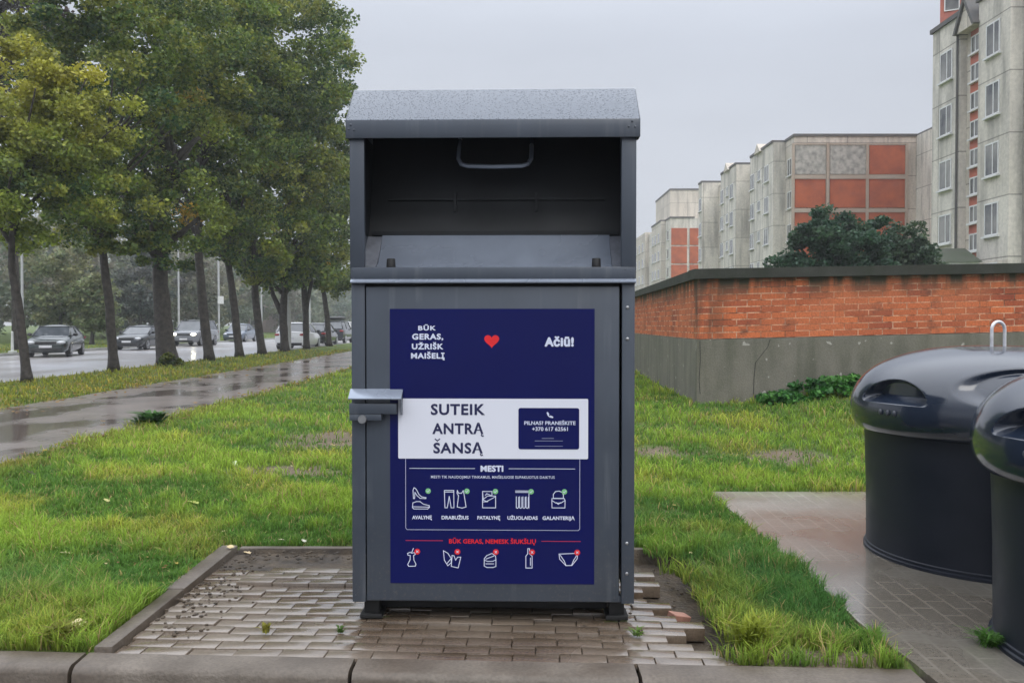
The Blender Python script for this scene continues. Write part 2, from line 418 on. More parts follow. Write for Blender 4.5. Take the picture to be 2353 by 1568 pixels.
def m_roof():
    m, t, b = newmat('wet anthracite roof'); v = coordn(t, 'Object')
    vo = N(t, 'ShaderNodeTexVoronoi'); vo.inputs['Scale'].default_value = 88; t.links.new(v, vo.inputs['Vector'])
    n = noisen(t, v, 140, 3); st = noisen(t, v, 5, 3)
    d = rangen(t, vo.outputs['Distance'], .12, .42, 1, 0)
    b.inputs['Base Color'].default_value = (.10, .117, .147, 1)  # paler than the walls: sky reflection put into the roof colour
    t.links.new(rangen(t, st.outputs[0], .3, .7, .16, .30), b.inputs['Roughness']); b.inputs['Specular IOR Level'].default_value = .8
    b.inputs['Metallic'].default_value = .25
    bumpn(t, b, mixn(t, .3, d, n.outputs[0]), .8, .005); return m
add_grime(Mc, .09, .55)
Mroof = m_roof()
Mdark = mat('shade-black inner steel', (.004, .006, .009), (.003, .0045, .006), 3, (.5, .65), .05, 100, .001)  # near-black base paints the shade of the opening into the steel
Mblack = mat('black rubber and shade', (.006, .006, .007), (.010, .010, .010), 8, (.6, .7))
Mflap = mat('rain wet flap steel', (.28, .32, .39), (.22, .25, .31), 4, (.22, .30), .08, 60, .001, metal=.35)
Msteel = mat('zinc steel', (.42, .43, .44), (.3, .3, .31), 20, (.28, .4), metal=.8)
Mnavy = mat('navy printed vinyl', (.0035, .0065, .085), (.003, .0055, .075), 2, (.30, .36), spec=.22, bump=.06, bscale=5, bdist=.01)
Mwhite = mat('white vinyl', (.72, .74, .82), (.70, .72, .80), 2, (.35, .4))
Mink = mat('navy ink', (.016, .018, .075), (.014, .016, .07), 2, (.4, .4))
Mred = mat('red ink', (.75, .018, .022), (.68, .015, .02), 2, (.4, .4))
Mgreen = mat('pale green ink', (.22, .55, .25), (.2, .5, .22), 2, (.4, .4))
Mbin_white = mat('white ink', (.66, .70, .84), (.64, .68, .82), 2, (.4, .4))

YAW = math.radians(-1.35); CXW, CYW = -.089, 3.99
bin_root = empty('clothes_container', (CXW, CYW, 0), YAW,
    'tall dark grey steel clothes donation container with a navy poster, standing on the block paving', 'container')
def S(u, v): return ((u-1132)/501.5, CH + (745-v)/501.5)
hw = .65; D = 1.15
bm = bmesh.new()     # frame: posts, side walls, back, base
t_ = .003
for s in (-1, 1):
    x0, x1 = (-hw, -hw+.062) if s < 0 else (hw-.058, hw)
    box(bm, x0, x1, 0, .05, .088, 1.575, t_)                   # lower corner posts
    xa, xb = (-hw+.002, -hw+.03) if s < 0 else (hw-.03, hw-.002)
    box(bm, xa, xb, .05, D, .088, 1.575, t_)                  # lower side walls
box(bm, -hw+.03, hw-.03, D-.03, D, .088, 1.575, t_)
box(bm, -hw+.062, hw-.058, .012, D-.03, .090, .12, t_)
obj('body', bm, Mc, bin_root, smooth=True)
bm = bmesh.new(); hwu = .655       # upper housing
for s in (-1, 1):
    pr = [(.004, 1.575), (.004, 2.23), (.0, 2.24), (.27, 2.42), (D, 2.42), (D, 1.575)]
    a, b = (-hwu, -hwu+.03) if s < 0 else (hwu-.03, hwu)
    prism(bm, [(.004, 1.58), (.004, 2.26), (.16, 2.40), (D-.004, 2.40), (D-.004, 1.58)], 'x', a, b)
    xa, xb = (-hwu+.03, -hwu+.066) if s < 0 else (hwu-.068, hwu-.03)
    box(bm, min(s*hwu, s*(hwu-.066)), max(s*hwu, s*(hwu-.066)), -.002, .0035, 1.633, 2.26, .0015)
    box(bm, xa, xb, .004, .03, 1.635, 2.26, t_)
box(bm, -hwu+.03, hwu-.03, D-.03, D-.004, 1.58, 2.39)
obj('housing', bm, Mc, bin_root, smooth=True)
bm = bmesh.new()     # roof with a steep front slope and a folded fascia
rw = .668; zf, zb = 2.222, 2.303
prof = [(-.012, zf), (-.012, zb), (.175, 2.487), (D+.02, 2.455), (D+.02, 2.43), (.18, 2.468), (-.002, 2.288), (-.002, zf)]
prism(bm, prof, 'x', -rw, rw, .0015)
rf = obj('roof', bm, Mroof, bin_root, smooth=True)
bm = bmesh.new()
box(bm, -rw-.001, rw+.001, -.019, -.0125, zf-.004, zb-.003, .002)
for s in (-1, 1):     # triangular side flanges
    prism(bm, [(-.0125, zf), (-.0125, zb), (.175, 2.484), (D+.019, 2.452), (D+.019, 2.39), (.06, zf)], 'x', s*rw, s*(rw+.003))
obj('fascia', bm, Mc, bin_root, smooth=True)
bm = bmesh.new()     # ledge below the opening
box(bm, -.648, .650, -.006, .05, 1.570, 1.632, .003)
prism(bm, [(-.022, 1.558), (-.022, 1.562), (.01, 1.571), (.01, 1.558)], 'x', -.652, .652)
obj('ledge', bm, Mc, bin_root, smooth=True)
bm = bmesh.new()
prism(bm, [(-.023, 1.561), (-.023, 1.5655), (-.007, 1.5775), (-.007, 1.571)], 'x', -.651, .652)
obj('drip_edge', bm, Mflap, bin_root)
# inside of the opening
bm = bmesh.new()
xi = .592
pf = [(.045, 1.634), (.10, 1.640), (.15, 1.662), (.20, 1.71), (.24, 1.765), (.27, 1.815)]
pb = [(y+.006, z-.008) for y, z in pf]
prism(bm, pf + pb[::-1], 'x', -.552, .556)
obj('flap', bm, Mflap, bin_root, smooth=True)
Mscuff = mat('scuffed grey steel', (.26, .28, .33), (.17, .18, .21), 14, (.35, .5), metal=.3)
for s in (-1, 1):
    bm = bmesh.new()
    a, b = (-.624, -.553) if s < 0 else (.557, .624)
    prism(bm, [(.04, 1.634), (.11, 1.65), (.20, 1.725), (.27, 1.80), (.27, 1.79), (.20, 1.70), (.11, 1.638), (.04, 1.63)], 'x', a, b)
    obj('cheek_plate', bm, Mscuff, bin_root)
bm = bmesh.new()
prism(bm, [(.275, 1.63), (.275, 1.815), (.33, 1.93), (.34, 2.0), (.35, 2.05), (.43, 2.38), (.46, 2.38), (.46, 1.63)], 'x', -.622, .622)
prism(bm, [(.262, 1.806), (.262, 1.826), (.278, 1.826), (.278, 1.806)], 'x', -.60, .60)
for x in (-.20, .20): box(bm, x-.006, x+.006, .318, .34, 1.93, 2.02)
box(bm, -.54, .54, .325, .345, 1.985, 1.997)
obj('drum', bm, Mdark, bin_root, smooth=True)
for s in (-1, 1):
    bm = bmesh.new(); box(bm, min(s*.6235, s*.6195), max(s*.6235, s*.6195), .045, .46, 1.80, 2.27)  # added dark sheets, painting shade over the inner side walls
    obj('inner_shade_liner', bm, Mdark, bin_root)
bm = bmesh.new(); hz = 2.130
tube(bm, [(-.178, .38, 2.305), (-.178, .30, 2.235), (-.176, .235, 2.170), (-.160, .215, 2.140), (-.13, .205, hz), (0, .20, hz-.004), (.13, .205, hz), (.160, .215, 2.140), (.176, .235, 2.170), (.178, .30, 2.235), (.178, .38, 2.305)], .0105, 12)
obj('pull_handle', bm, Mflap, bin_root, smooth='all')
for (u, v) in ((896, 598), (1369, 597)):
    x, z = S(u, v)
    bm = bmesh.new(); rg = []
    b2 = bmesh.new(); bmesh.ops.create_cone(b2, cap_ends=True, segments=16, radius1=.022, radius2=.020, depth=.042)
    bmesh.ops.bevel(b2, geom=b2.edges[:], offset=.003, segments=1, affect='EDGES')
    merge(bm, b2, 0, Matrix.Translation((x*1.012, .06, 1.655)))
    obj('rubber_stop', bm, Mblack, bin_root, smooth=True)
bm = bmesh.new()     # door
dx0, dz0 = S(840, 1386); dx1, dz1 = S(1422.5, 658)
box(bm, dx0, dx1, .001, .03, dz0+.004, dz1, .003)
door = obj('door', bm, Mc, bin_root, smooth=True)
bm = bmesh.new(); box(bm, dx0-.0045, dx1+.0045, .028, .034, .10, 1.562); obj('door_gap', bm, Mblack, bin_root)
# feet
for x in (-.60+.03, .575):
    for y in (.09, D-.1):
        bm = bmesh.new()
        box(bm, x-.035, x+.035, y-.04, y+.04, .02, .089, .004); box(bm, x-.052, x+.052, y-.06, y+.06, 0, .022, .004)
        obj('foot', bm, Mblack, bin_root, smooth=True)
bm = bmesh.new(); box(bm, -.565, .54, .16, D-.08, .012, .0885, .004); obj('underside_shade', bm, Mblack, bin_root)  # added black block standing in for the shadow between the feet
# rivets
def rivet(x, z, r=.008, y=-.001):
    bm = bmesh.new(); sph(bm, (x, y, z), r, (1, .55, 1), 12, 8); obj('rivet', bm, Msteel if r > .006 else Mc, bin_root, smooth='all')
for v in (706, 778, 1248, 1318): rivet(*S(1441, v))
for u, v in ((808, 289), (803, 299), (815, 301), (1450, 284), (1442, 296), (1457, 297)): rivet(*S(u, v), .0055, -.0195)
for u, v in ((812, 622), (832, 624), (1436, 620), (1449, 624), (812, 640), (1450, 640), (813, 1372), (1440, 1374), (848, 1372), (1412, 1376)): rivet(*S(u, v), .003, -.006 if v < 700 else 0)
# lock box under a folded steel hood
bm = bmesh.new()
hx0, hz1 = S(803, 893); hx1, _ = S(925, 900); 
prism(bm, [(0.001, hz1), (-.052, hz1-.040), (-.052, hz1-.046), (-.046, hz1-.046), (0.001, hz1-.012)], 'x', hx0, hx1, .0008)
hood = obj('lock_hood', bm, Mflap, door, smooth=True)  # paler steel than the body: sky light on the plate put into colour
bm = bmesh.new(); prism(bm, [(0, hz1-.004), (-.051, hz1-.044), (-.051, hz1-.115), (0, hz1-.120)], 'x', hx1-.004, hx1)
obj('hood_cheek', bm, Mc, door)
bm = bmesh.new(); lx0, lz1 = S(804, 928); lx1, lz0 = S(913, 950); _, lz2 = S(0, 965); lxm, _ = S(878, 0)
box(bm, lx0, lx1, -.038, .0005, lz0, lz1+.004, .002); box(bm, lx0, lxm, -.036, -.0005, lz2, lz0-.0005, .002)
obj('lock_box', bm, Mc, door, smooth=True)
bm = bmesh.new(); x, z = S(834, 960)
tube(bm, [(x, -.034, z-.004), (x, -.043, z-.004)], [.021, .018], 20); obj('lock_cylinder', bm, Msteel, door, smooth=True)
hood.name = 'lock_hood'

# ---- poster
def C7(y0): return lambda p: ((1560+p[0]/2.8695)*.5755, (y0+p[1]/2.8695)*.5755)
A5, A6, A7, A8 = C7(1230), C7(1560), C7(1830), C7(2100)
px0, pz1 = S(895, 709); px1, pz0 = S(1366, 1343)
bm = bmesh.new(); box(bm, px0, px1, -.0022, .0005, pz0, pz1); poster = obj('poster', bm, Mnavy, door)
def rrect(bm, x0, x1, z0, z1, r, y0, y1):
    pts = []
    for cx, cz, a0 in ((x1-r, z1-r, 0), (x0+r, z1-r, 90), (x0+r, z0+r, 180), (x1-r, z0+r, 270)):
        for k in range(6):
            a = math.radians(a0+18*k); pts.append((cx+r*math.cos(a), cz+r*math.sin(a)))
    prism(bm, pts, 'y', y0, y1)
(x0, z1), (x1, z0) = S(914, 915.5), S(1351.5, 1054)
bm = bmesh.new(); rrect(bm, x0, x1, z0, z1, .006, -.0040, -.0024); obj('white_panel', bm, Mwhite, poster)
(x0, z1), (x1, z0) = S(1191.5, 936.5), S(1331, 1031.5)
bm = bmesh.new(); rrect(bm, x0, x1, z0, z1, .010, -.0052, -.0042); obj('phone_card', bm, Mnavy, poster)

def glyphs(s, off=0.0, spacing=1.0):
    cu = bpy.data.curves.new('t', 'FONT'); cu.body = s; cu.size = 1; cu.offset = off; cu.space_character = spacing; cu.resolution_u = 3
    o = bpy.data.objects.new('t', cu); COL.objects.link(o)
    bpy.context.view_layer.update()
    me = bpy.data.meshes.new_from_object(o.evaluated_get(bpy.context.evaluated_depsgraph_get()))
    vs = [v.co.copy() for v in me.vertices]; fs = [tuple(p.vertices) for p in me.polygons]
    bpy.data.objects.remove(o); bpy.data.curves.remove(cu); bpy.data.meshes.remove(me)
    return vs, fs
CAPH = max(v.y for v in glyphs('H')[0])
def lettering(name, lines, m, y, off=.02, spacing=1.05):
    """lines: (text, u0, u1, vtop of capitals, vbaseline)"""
    bm = bmesh.new()
    for s, u0, u1, va, vb in lines:
        vs, fs = glyphs(s, min(off, .018), spacing)
        a, b = min(v.x for v in vs), max(v.x for v in vs)
        (X0, Z1), (X1, Z0) = S(u0, va), S(u1, vb)
        hh = Z1-Z0
        for k_, (sx, sz) in enumerate(((0, 0),) if off < .019 else ((0, 0), (-1, 0), (1, 0), (0, 1), (0, -1))):
            e_ = (off-.015)*hh/CAPH
            bv = [bm.verts.new((X0 + (v.x-a)/(b-a)*(X1-X0) + sx*e_, y - .00008*k_, Z0 + v.y/CAPH*hh + sz*e_)) for v in vs]
            for f in fs:
                try: bm.faces.new([bv[i] for i in f])
                except ValueError: pass
    return obj(name, bm, m, poster)
def fat(bm, strokes, y, w, conv, closed=False):
    """strokes in picture-like coordinates of the poster artwork, drawn as flat ribbons of width w (m)"""
    for st in strokes:
        cl_ = st[0] == 'c'; pts = [Vector((S(*conv(p))[0], 0, S(*conv(p))[1])) for p in (st[1:] if st[0] in ('c', 'o') else st)]
        if cl_: pts.append(pts[0])
        for a, b in zip(pts, pts[1:]):
            d = (b-a)
            if d.length < 1e-5: continue
            d.normalize(); n = Vector((-d.z, 0, d.x))*w/2; e_ = d*w/2
            yy = y - random.uniform(0, .0003)
            q = [a-e_+n, a-e_-n, b+e_-n, b+e_+n]
            bm.faces.new([bm.verts.new((p.x, yy, p.z)) for p in q])
def disc(bm, c, r, y, n=20):
    bm.faces.new([bm.verts.new((c[0]+r*math.cos(2*PI*k/n), y, c[1]+r*math.sin(2*PI*k/n))) for k in range(n)])
def ln(conv, s, x0, x1, ya, yb):
    a = conv((x0, ya)); b = conv((x1, yb)); return (s, a[0], b[0], a[1], b[1])
lettering('white_lettering', [ln(A5, 'BŪK', 315, 515, 203, 250), ln(A5, 'GERAS,', 245, 600, 294, 355), ln(A5, 'UŽRIŠK', 242, 600, 408, 467), ln(A5, 'MAIŠELĮ', 232, 618, 515, 573)], Mbin_white, -.0030, .042, 1.12)
lettering('thank_you_lettering', [ln(A5, 'Ačiū!', 1768, 2092, 338, 430)], Mbin_white, -.0030, .055, 1.08)
for st_ in (('SUTEIK', 460, 1078, 154, 270), ('ANTRĄ', 477, 1065, 376, 490), ('SANSĄ', 488, 1058, 600, 712)):
    lettering('slogan_lettering', [ln(A6, *st_)], Mink, -.0048, .028, 1.1)
bm = bmesh.new(); fat(bm, [[(508, 553), (533, 574), (558, 553)]], -.0046, .0048, A6); obj('caron', bm, Mink, poster)
for ox, oy in ((1046, 490), (1036, 712)):
    bm = bmesh.new(); fat(bm, [[(ox, oy), (ox-8, oy+18), (ox+2, oy+29), (ox+16, oy+26)]], -.0046, .0040, A6); obj('ogonek', bm, Mink, poster)
lettering('card_lettering', [ln(A6, 'PILNAS? PRANEŠKITE', 1532, 2118, 345, 385), ln(A6, '+370 617 62561', 1622, 2030, 412, 454)], Mbin_white, -.0058, .02, 1.02)
bm = bmesh.new(); fat(bm, [[(1735, 541), (1868, 541)], [(1655, 570), (1970, 570)], [(1655, 631), (1970, 631)]], -.0057, .0022, A6)
obj('small_print', bm, mat('dim ink', (.30, .33, .45), None, 2, (.4, .4)), poster)
bm = bmesh.new()      # telephone receiver
fat(bm, [[(1798, 252), (1800, 268), (1812, 285), (1828, 296), (1845, 300)]], -.0057, .0048, A6)
fat(bm, [[(1798, 250), (1806, 262)], [(1836, 290), (1852, 298)]], -.0061, .0078, A6)
obj('phone_symbol', bm, Mbin_white, poster)
lettering('heading_lettering', [ln(A7, 'MESTI', 1032, 1288, 86, 148)], Mbin_white, -.0030, .05, 1.05)
lettering('instruction_lettering', [ln(A7, 'MESTI TIK NAUDOJIMUI TINKAMUS, MAIŠELIUOSE SUPAKUOTUS DAIKTUS', 458, 1880, 200, 230)], Mbin_white, -.0030, .01, 1.1)
for st_ in (('AVALYNĘ', 240, 468), ('DRABUŽIUS', 580, 890), ('PATALYNĘ', 992, 1255), ('UŽUOLAIDAS', 1338, 1685), ('GALANTERIJĄ', 1742, 2110)):
    lettering('caption_lettering', [ln(A7, *st_, 664, 702)], Mbin_white, -.0030, .035, 1.02)
lettering('warning_lettering', [ln(A8, 'BŪK GERAS, NEMESK ŠIUKŠLIŲ', 665, 1665, 158, 205)], Mred, -.0030, .025, 1.03)
Msr = mat('soft red ink', (.55, .03, .07), None, 2, (.4, .4))
for q_ in ((165, 590), (1732, 2175)):
    bm = bmesh.new(); fat(bm, [[(q_[0], 176), (q_[1], 176)]], -.0026, .0028, A8); obj('red_rule', bm, Msr, poster)
bm = bmesh.new()
fat(bm, [[(165, 5), (165, 805), (180, 825), (2150, 825), (2168, 808), (2168, 5)]], -.0026, .0017, A7)
fat(bm, [[(212, 117), (962, 117)], [(1355, 117), (2112, 117)]], -.0026, .0024, A7)
obj('white_rule', bm, Mbin_white, poster)
ic = {
 'shoe_symbol': (A7, [['c', (262, 340), (285, 355), (320, 420), (350, 445), (400, 455), (398, 465), (330, 462), (295, 430), (272, 395), (268, 465), (255, 465), (250, 370)],
    ['c', (248, 515), (290, 500), (330, 500), (370, 530), (435, 545), (440, 565), (420, 585), (260, 585), (243, 570)], ['o', (248, 560), (438, 563)]]),
 'clothes_symbol': (A7, [['c', (612, 370), (720, 370), (722, 570), (690, 570), (668, 440), (645, 570), (618, 570)], ['o', (612, 388), (720, 388)],
    ['c', (762, 370), (775, 400), (810, 402), (830, 372), (838, 410), (862, 560), (815, 572), (760, 560), (775, 430), (758, 400)]]),
 'bedding_symbol': (A7, [['c', (1052, 380), (1052, 568), (1202, 568), (1202, 432), (1110, 432), (1060, 470)], ['o', (1052, 380), (1160, 380), (1160, 430), (1100, 405), (1085, 425)], ['o', (1060, 480), (1100, 495), (1200, 440)], ['o', (1052, 500), (1110, 497)]]),
 'curtain_symbol': (A7, [['o', (1432, 372), (1600, 372)], ['o', (1432, 388), (1600, 388)], ['o', (1585, 380), (1585, 570)]] + [['o', (x, 440), (x, 565), (x+14, 572), (x+26, 560), (x+26, 445)] for x in (1440, 1478, 1516, 1552)]),
 'bag_symbol': (A7, [['c', (1865, 455), (1865, 410), (1890, 378), (1930, 372), (1965, 385), (1980, 415), (1980, 455)], ['c', (1850, 458), (1990, 458), (2000, 480), (1998, 565), (1850, 565), (1848, 480)], ['o', (1850, 480), (1895, 510), (1950, 510), (1998, 480)], ['o', (1900, 505), (1922, 525), (1945, 505)]]),
 'apple_core_symbol': (A8, [['c', (185, 325), (215, 312), (235, 322), (265, 315), (275, 335), (255, 350), (258, 400), (282, 450), (275, 472), (200, 475), (186, 455), (214, 400), (216, 350), (190, 345)], ['o', (232, 318), (252, 268)]]),
 'peel_symbol': (A8, [['c', (600, 292), (650, 320), (690, 380), (690, 430), (650, 465), (610, 400)], ['c', (700, 345), (722, 350), (740, 400), (765, 365), (800, 365), (770, 490), (690, 472)], ['o', (640, 440), (690, 380)]]),
 'tin_symbol': (A8, [['c', (1072, 380), (1100, 345), (1160, 320), (1200, 350), (1205, 390), (1205, 470), (1170, 482), (1100, 482), (1070, 465)], ['o', (1072, 398), (1110, 412), (1170, 410), (1205, 392)], ['o', (1090, 440), (1180, 440)], ['o', (1090, 385), (1180, 350)]]),
 'bottle_symbol': (A8, [['c', (1572, 262), (1592, 262), (1592, 320), (1622, 350), (1622, 485), (1550, 485), (1550, 350), (1572, 320)], ['o', (1603, 370), (1603, 455)]]),
 'nappy_symbol': (A8, [['c', (1932, 322), (2145, 312), (2140, 375), (2080, 452), (2010, 455), (1938, 380)], ['o', (1945, 335), (1990, 400), (2010, 450)], ['o', (2135, 335), (2100, 390), (2078, 445)]]),
}
for k, (cv, st) in ic.items():
    bm = bmesh.new(); fat(bm, st, -.0028, .0034, cv); obj(k, bm, Mbin_white, poster)
for cx, cy in ((425, 378), (872, 378), (1200, 380), (1610, 380), (1992, 380)):
    bm = bmesh.new(); disc(bm, S(*A7((cx, cy))), .0125, -.0036); obj('green_badge', bm, Mgreen, poster)
    bm = bmesh.new(); fat(bm, [[(cx-14, cy), (cx-3, cy+11), (cx+15, cy-11)]], -.0041, .0028, A7); obj('tick_mark', bm, Mbin_white, poster)
for cx, cy in ((298, 303), (762, 303), (1205, 303), (1622, 303), (2140, 303)):
    bm = bmesh.new(); disc(bm, S(*A8((cx, cy))), .0135, -.0036); obj('red_badge', bm, Mred, poster)
    bm = bmesh.new(); fat(bm, [[(cx-10, cy-10), (cx+10, cy+10)], [(cx-10, cy+10), (cx+10, cy-10)]], -.0041, .003, A8); obj('cross_mark', bm, Mbin_white, poster)
bm = bmesh.new(); hp = []
for k in range(40):
    a = 2*PI*k/40; hx = 16*math.sin(a)**3; hy = 13*math.cos(a)-5*math.cos(2*a)-2*math.cos(3*a)-math.cos(4*a)
    c = S(1130, 783); hp.append((c[0]+hx*.00215, c[1]+.002+hy*.0021))
bm.faces.new([bm.verts.new((x, -.0030, z)) for x, z in hp]); obj('heart', bm, Mred, poster)

# ---------------------------------------------------------------- half-sunk waste bins
Mbl = mat('glossy dark plastic lid', (.011, .018, .034), (.015, .023, .042), 3, (.15, .2), .04, 25, .002, spec=.6, coat=.4)
Mbb = mat('dark plastic bin wall', (.009, .012, .021), (.013, .016, .026), 5, (.40, .5), .1, 60, .002, spec=.3)
Mloop = mat('galvanised loop', (.70, .70, .72), (.55, .55, .58), 20, (.35, .45), metal=.4)
Mmark = mat('worn grey plastic', (.06, .065, .08), (.04, .045, .06), 9, (.4, .5))
lp = [(.69, .735), (.715, .722), (.755, .735), (.785, .775), (.80, .83), (.802, .88), (.796, .93), (.78, .985), (.745, 1.04), (.69, 1.095), (.60, 1.15), (.48, 1.195), (.34, 1.228), (.18, 1.243), (.0005, 1.248)]
def smooth_prof(p, n):
    p = np.array(p); t = np.concatenate([[0], np.cumsum(np.hypot(*np.diff(p, axis=0).T))]); t /= t[-1]
    s = np.linspace(0, 1, n); q = np.stack([np.interp(s, t, p[:, 0]), np.interp(s, t, p[:, 1])], 1)
    for _ in range(260): q[1:-1] = (q[:-2]+2*q[1:-1]+q[2:])/4
    return q
LP = smooth_prof(lp, 300)
def make_bin(name, x, y, rz, label, scoops):
    r = empty(name, (x, y, 0), rz, label, 'waste bin', 'half-sunk waste bins on the paved strip')
    bm = bmesh.new()
    lathe(bm, [(.70, 0), (.716, .0), (.716, .03), (.706, .035), (.706, .05), (.700, .055), (.704, .4), (.716, .76)], 96); obj('bin_body', bm, Mbb, r, smooth=True)
    bm = bmesh.new()
    def ss(x, a, b): t = min(1, max(0, (x-a)/(b-a))); return t*t*(3-2*t)
    def rf(rr, z, a):
        for (kind, c, w, zl, hh, cut) in scoops:
            da = (a-c+PI) % (2*PI)-PI
            if abs(da) > w*1.15 or z < zl-hh*1.2: continue
            q = math.hypot(da/w, (z-zl)/hh)
            if kind == 'grip':
                if z > zl: rr = rr + (min(rr, cut)-rr)*min(1, (z-zl)/.042)*(1-ss(q, .86, 1.02))
            else: rr = rr - cut*(1-ss(q, .70, 1.05))
        return rr
    lathe(bm, [tuple(p) for p in LP], 420, rf=rf)
    lid = obj('lid', bm, Mbl, r, smooth=True)
    ga = scoops[0][1]
    for dq in (-.05, .02, .08):
        bm = bmesh.new(); a = ga+dq; sph(bm, (.803*math.cos(a), .803*math.sin(a), .875), .011, (1, 1, 1.5), 8, 6); obj('embossed_mark', bm, Mmark, r, smooth='all')
    bm = bmesh.new()
    tube(bm, [(-.045, 0, 1.17)] + [(-.045, 0, z) for z in (1.25, 1.345)] + [(-.045*math.cos(a), 0, 1.345+.045*math.sin(a)) for a in np.linspace(.3, PI-.3, 8)] + [(.045, 0, z) for z in (1.345, 1.25, 1.17)], .0095, 12)
    lo = obj('lifting_loop', bm, Mloop, r, smooth='all')
    # opening hatch lying on the front slope of the lid
    return r, lo
R_ = math.radians
sc = [('grip', R_(199), R_(18), .925, .135, .69), ('dish', R_(257), R_(31), 1.03, .11, .06), ('grip', R_(130), R_(19), .925, .135, .69), ('grip', R_(325), R_(19), .925, .135, .69)]
b1, l1 = make_bin('waste_bin', 2.86, 5.15, 0, 'farther round black waste bin, its domed lid topped by a steel lifting loop', sc)
l1.location = (-.05, -.12, -.004); l1.rotation_euler = (0, 0, .25)
sc2 = [('grip', R_(196), R_(19), .925, .135, .69), ('grip', R_(120), R_(19), .925, .135, .69), ('dish', R_(290), R_(31), 1.045, .10, .055)]
b2_, l2 = make_bin('waste_bin', 2.745, 3.50, 0, 'round black waste bin cut by the right edge of the picture, nearest to the kerb', sc2)
# ---------------------------------------------------------------- brick wall
def m_brick():
    m, t, b = newmat('orange red facing brick'); g = coordn(t, 'Object'); sp = N(t, 'ShaderNodeSeparateXYZ'); t.links.new(g, sp.inputs[0])
    def M_(op, a, c):
        n = N(t, 'ShaderNodeMath', operation=op)
        for i, x in enumerate((a, c)):
            if isinstance(x, (int, float)): n.inputs[i].default_value = x
            else: t.links.new(x, n.inputs[i])
        return n.outputs[0]
    X = M_('ADD', sp.outputs[0], sp.outputs[1]); Z = M_('SUBTRACT', sp.outputs[2], M_('MULTIPLY', sp.outputs[0], .0235))
    cb = N(t, 'ShaderNodeCombineXYZ'); t.links.new(X, cb.inputs[0]); t.links.new(Z, cb.inputs[1])
    br = N(t, 'ShaderNodeTexBrick'); t.links.new(cb.outputs[0], br.inputs[0])
    br.inputs['Scale'].default_value = 1; br.inputs['Brick Width'].default_value = .335; br.inputs['Row Height'].default_value = .0875
    br.inputs['Mortar Size'].default_value = .0075; br.inputs['Mortar Smooth'].default_value = .2; br.offset = .43; br.squash = 1
    br.inputs['Color1'].default_value = (.62, .15, .045, 1); br.inputs['Color2'].default_value = (.27, .05, .022, 1)
    n0 = noisen(t, g, 6, 4); n1 = noisen(t, g, .9, 3); n2 = noisen(t, g, 40, 3)
    mort = mixn(t, rangen(t, n0.outputs[0], .42, .56, 0, 1), (.10, .045, .025), (.66, .42, .28))
    t.links.new(mort, br.inputs['Mortar'])
    c = mixn(t, rangen(t, n1.outputs[0], .35, .65, 0, .55), br.outputs['Color'], (.55, .17, .07))
    c = mixn(t, 1., c, rangen(t, n2.outputs[0], .3, .7, .75, 1.2), 'MULTIPLY')
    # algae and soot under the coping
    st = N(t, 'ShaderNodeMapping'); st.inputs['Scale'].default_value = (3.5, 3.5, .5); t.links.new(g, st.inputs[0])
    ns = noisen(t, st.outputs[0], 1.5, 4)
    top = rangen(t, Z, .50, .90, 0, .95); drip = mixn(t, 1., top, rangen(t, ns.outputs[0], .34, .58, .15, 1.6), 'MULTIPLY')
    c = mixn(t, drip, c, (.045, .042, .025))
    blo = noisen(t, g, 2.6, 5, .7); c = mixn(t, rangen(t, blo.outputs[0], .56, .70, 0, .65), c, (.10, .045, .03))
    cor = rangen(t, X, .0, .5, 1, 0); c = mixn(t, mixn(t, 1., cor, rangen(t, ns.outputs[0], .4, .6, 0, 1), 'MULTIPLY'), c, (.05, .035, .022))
    t.links.new(c, b.inputs['Base Color']); b.inputs['Roughness'].default_value = .75
    bumpn(t, b, mixn(t, .5, rangen(t, br.outputs['Fac'], 0, 1, 1, 0), n2.outputs[0]), .5, .006); return m
Mbrick = m_brick()
def m_conc(name, c1, c2, c3, sc=2.0, chips=True):
    m, t, b = newmat(name); g = coordn(t, 'Object')
    st = N(t, 'ShaderNodeMapping'); st.inputs['Scale'].default_value = (3, 3, .6); t.links.new(g, st.inputs[0])
    a = noisen(t, g, sc, 5); s_ = noisen(t, st.outputs[0], 1.2, 4); f = noisen(t, g, 60, 3)
    c = rampn(t, a.outputs[0], [(.3, c1), (.7, c2)]).outputs[0]
    c = mixn(t, rangen(t, s_.outputs[0], .45, .7, 0, .7), c, c3)
    if chips:
        ch = noisen(t, g, 9, 2, .4); c = mixn(t, rangen(t, ch.outputs[0], .70, .73, 0, .8), c, (.42, .40, .36))
    c = mixn(t, 1., c, rangen(t, f.outputs[0], .3, .7, .8, 1.15), 'MULTIPLY')
    t.links.new(c, b.inputs['Base Color']); b.inputs['Roughness'].default_value = .8
    bumpn(t, b, f.outputs[0], .4, .006); return m
Mplinth = m_conc('grey concrete plinth', (.20, .185, .15), (.15, .142, .115), (.085, .088, .06))
Mcap = m_conc('mossy coping', (.045, .046, .038), (.024, .026, .020), (.014, .022, .009), 3, False)
wall = empty('brick_wall', (2.57, 12.0, 1.165), 0, 'long orange brick wall on a grey concrete base with a mossy dark coping', 'wall')
SL = .0235
def wedge(bm, x0, x1, y0, y1, f0, f1):
    vs = []
    for x in (x0, x1):
        for y in (y0, y1):
            for f in (f0, f1): vs.append(bm.verts.new((x, y, f(max(x, 0), y))))
    for q in ((0, 1, 3, 2), (4, 6, 7, 5), (0, 4, 5, 1), (2, 3, 7, 6), (0, 2, 6, 4), (1, 5, 7, 3)): bm.faces.new([vs[i] for i in q])
bm = bmesh.new()
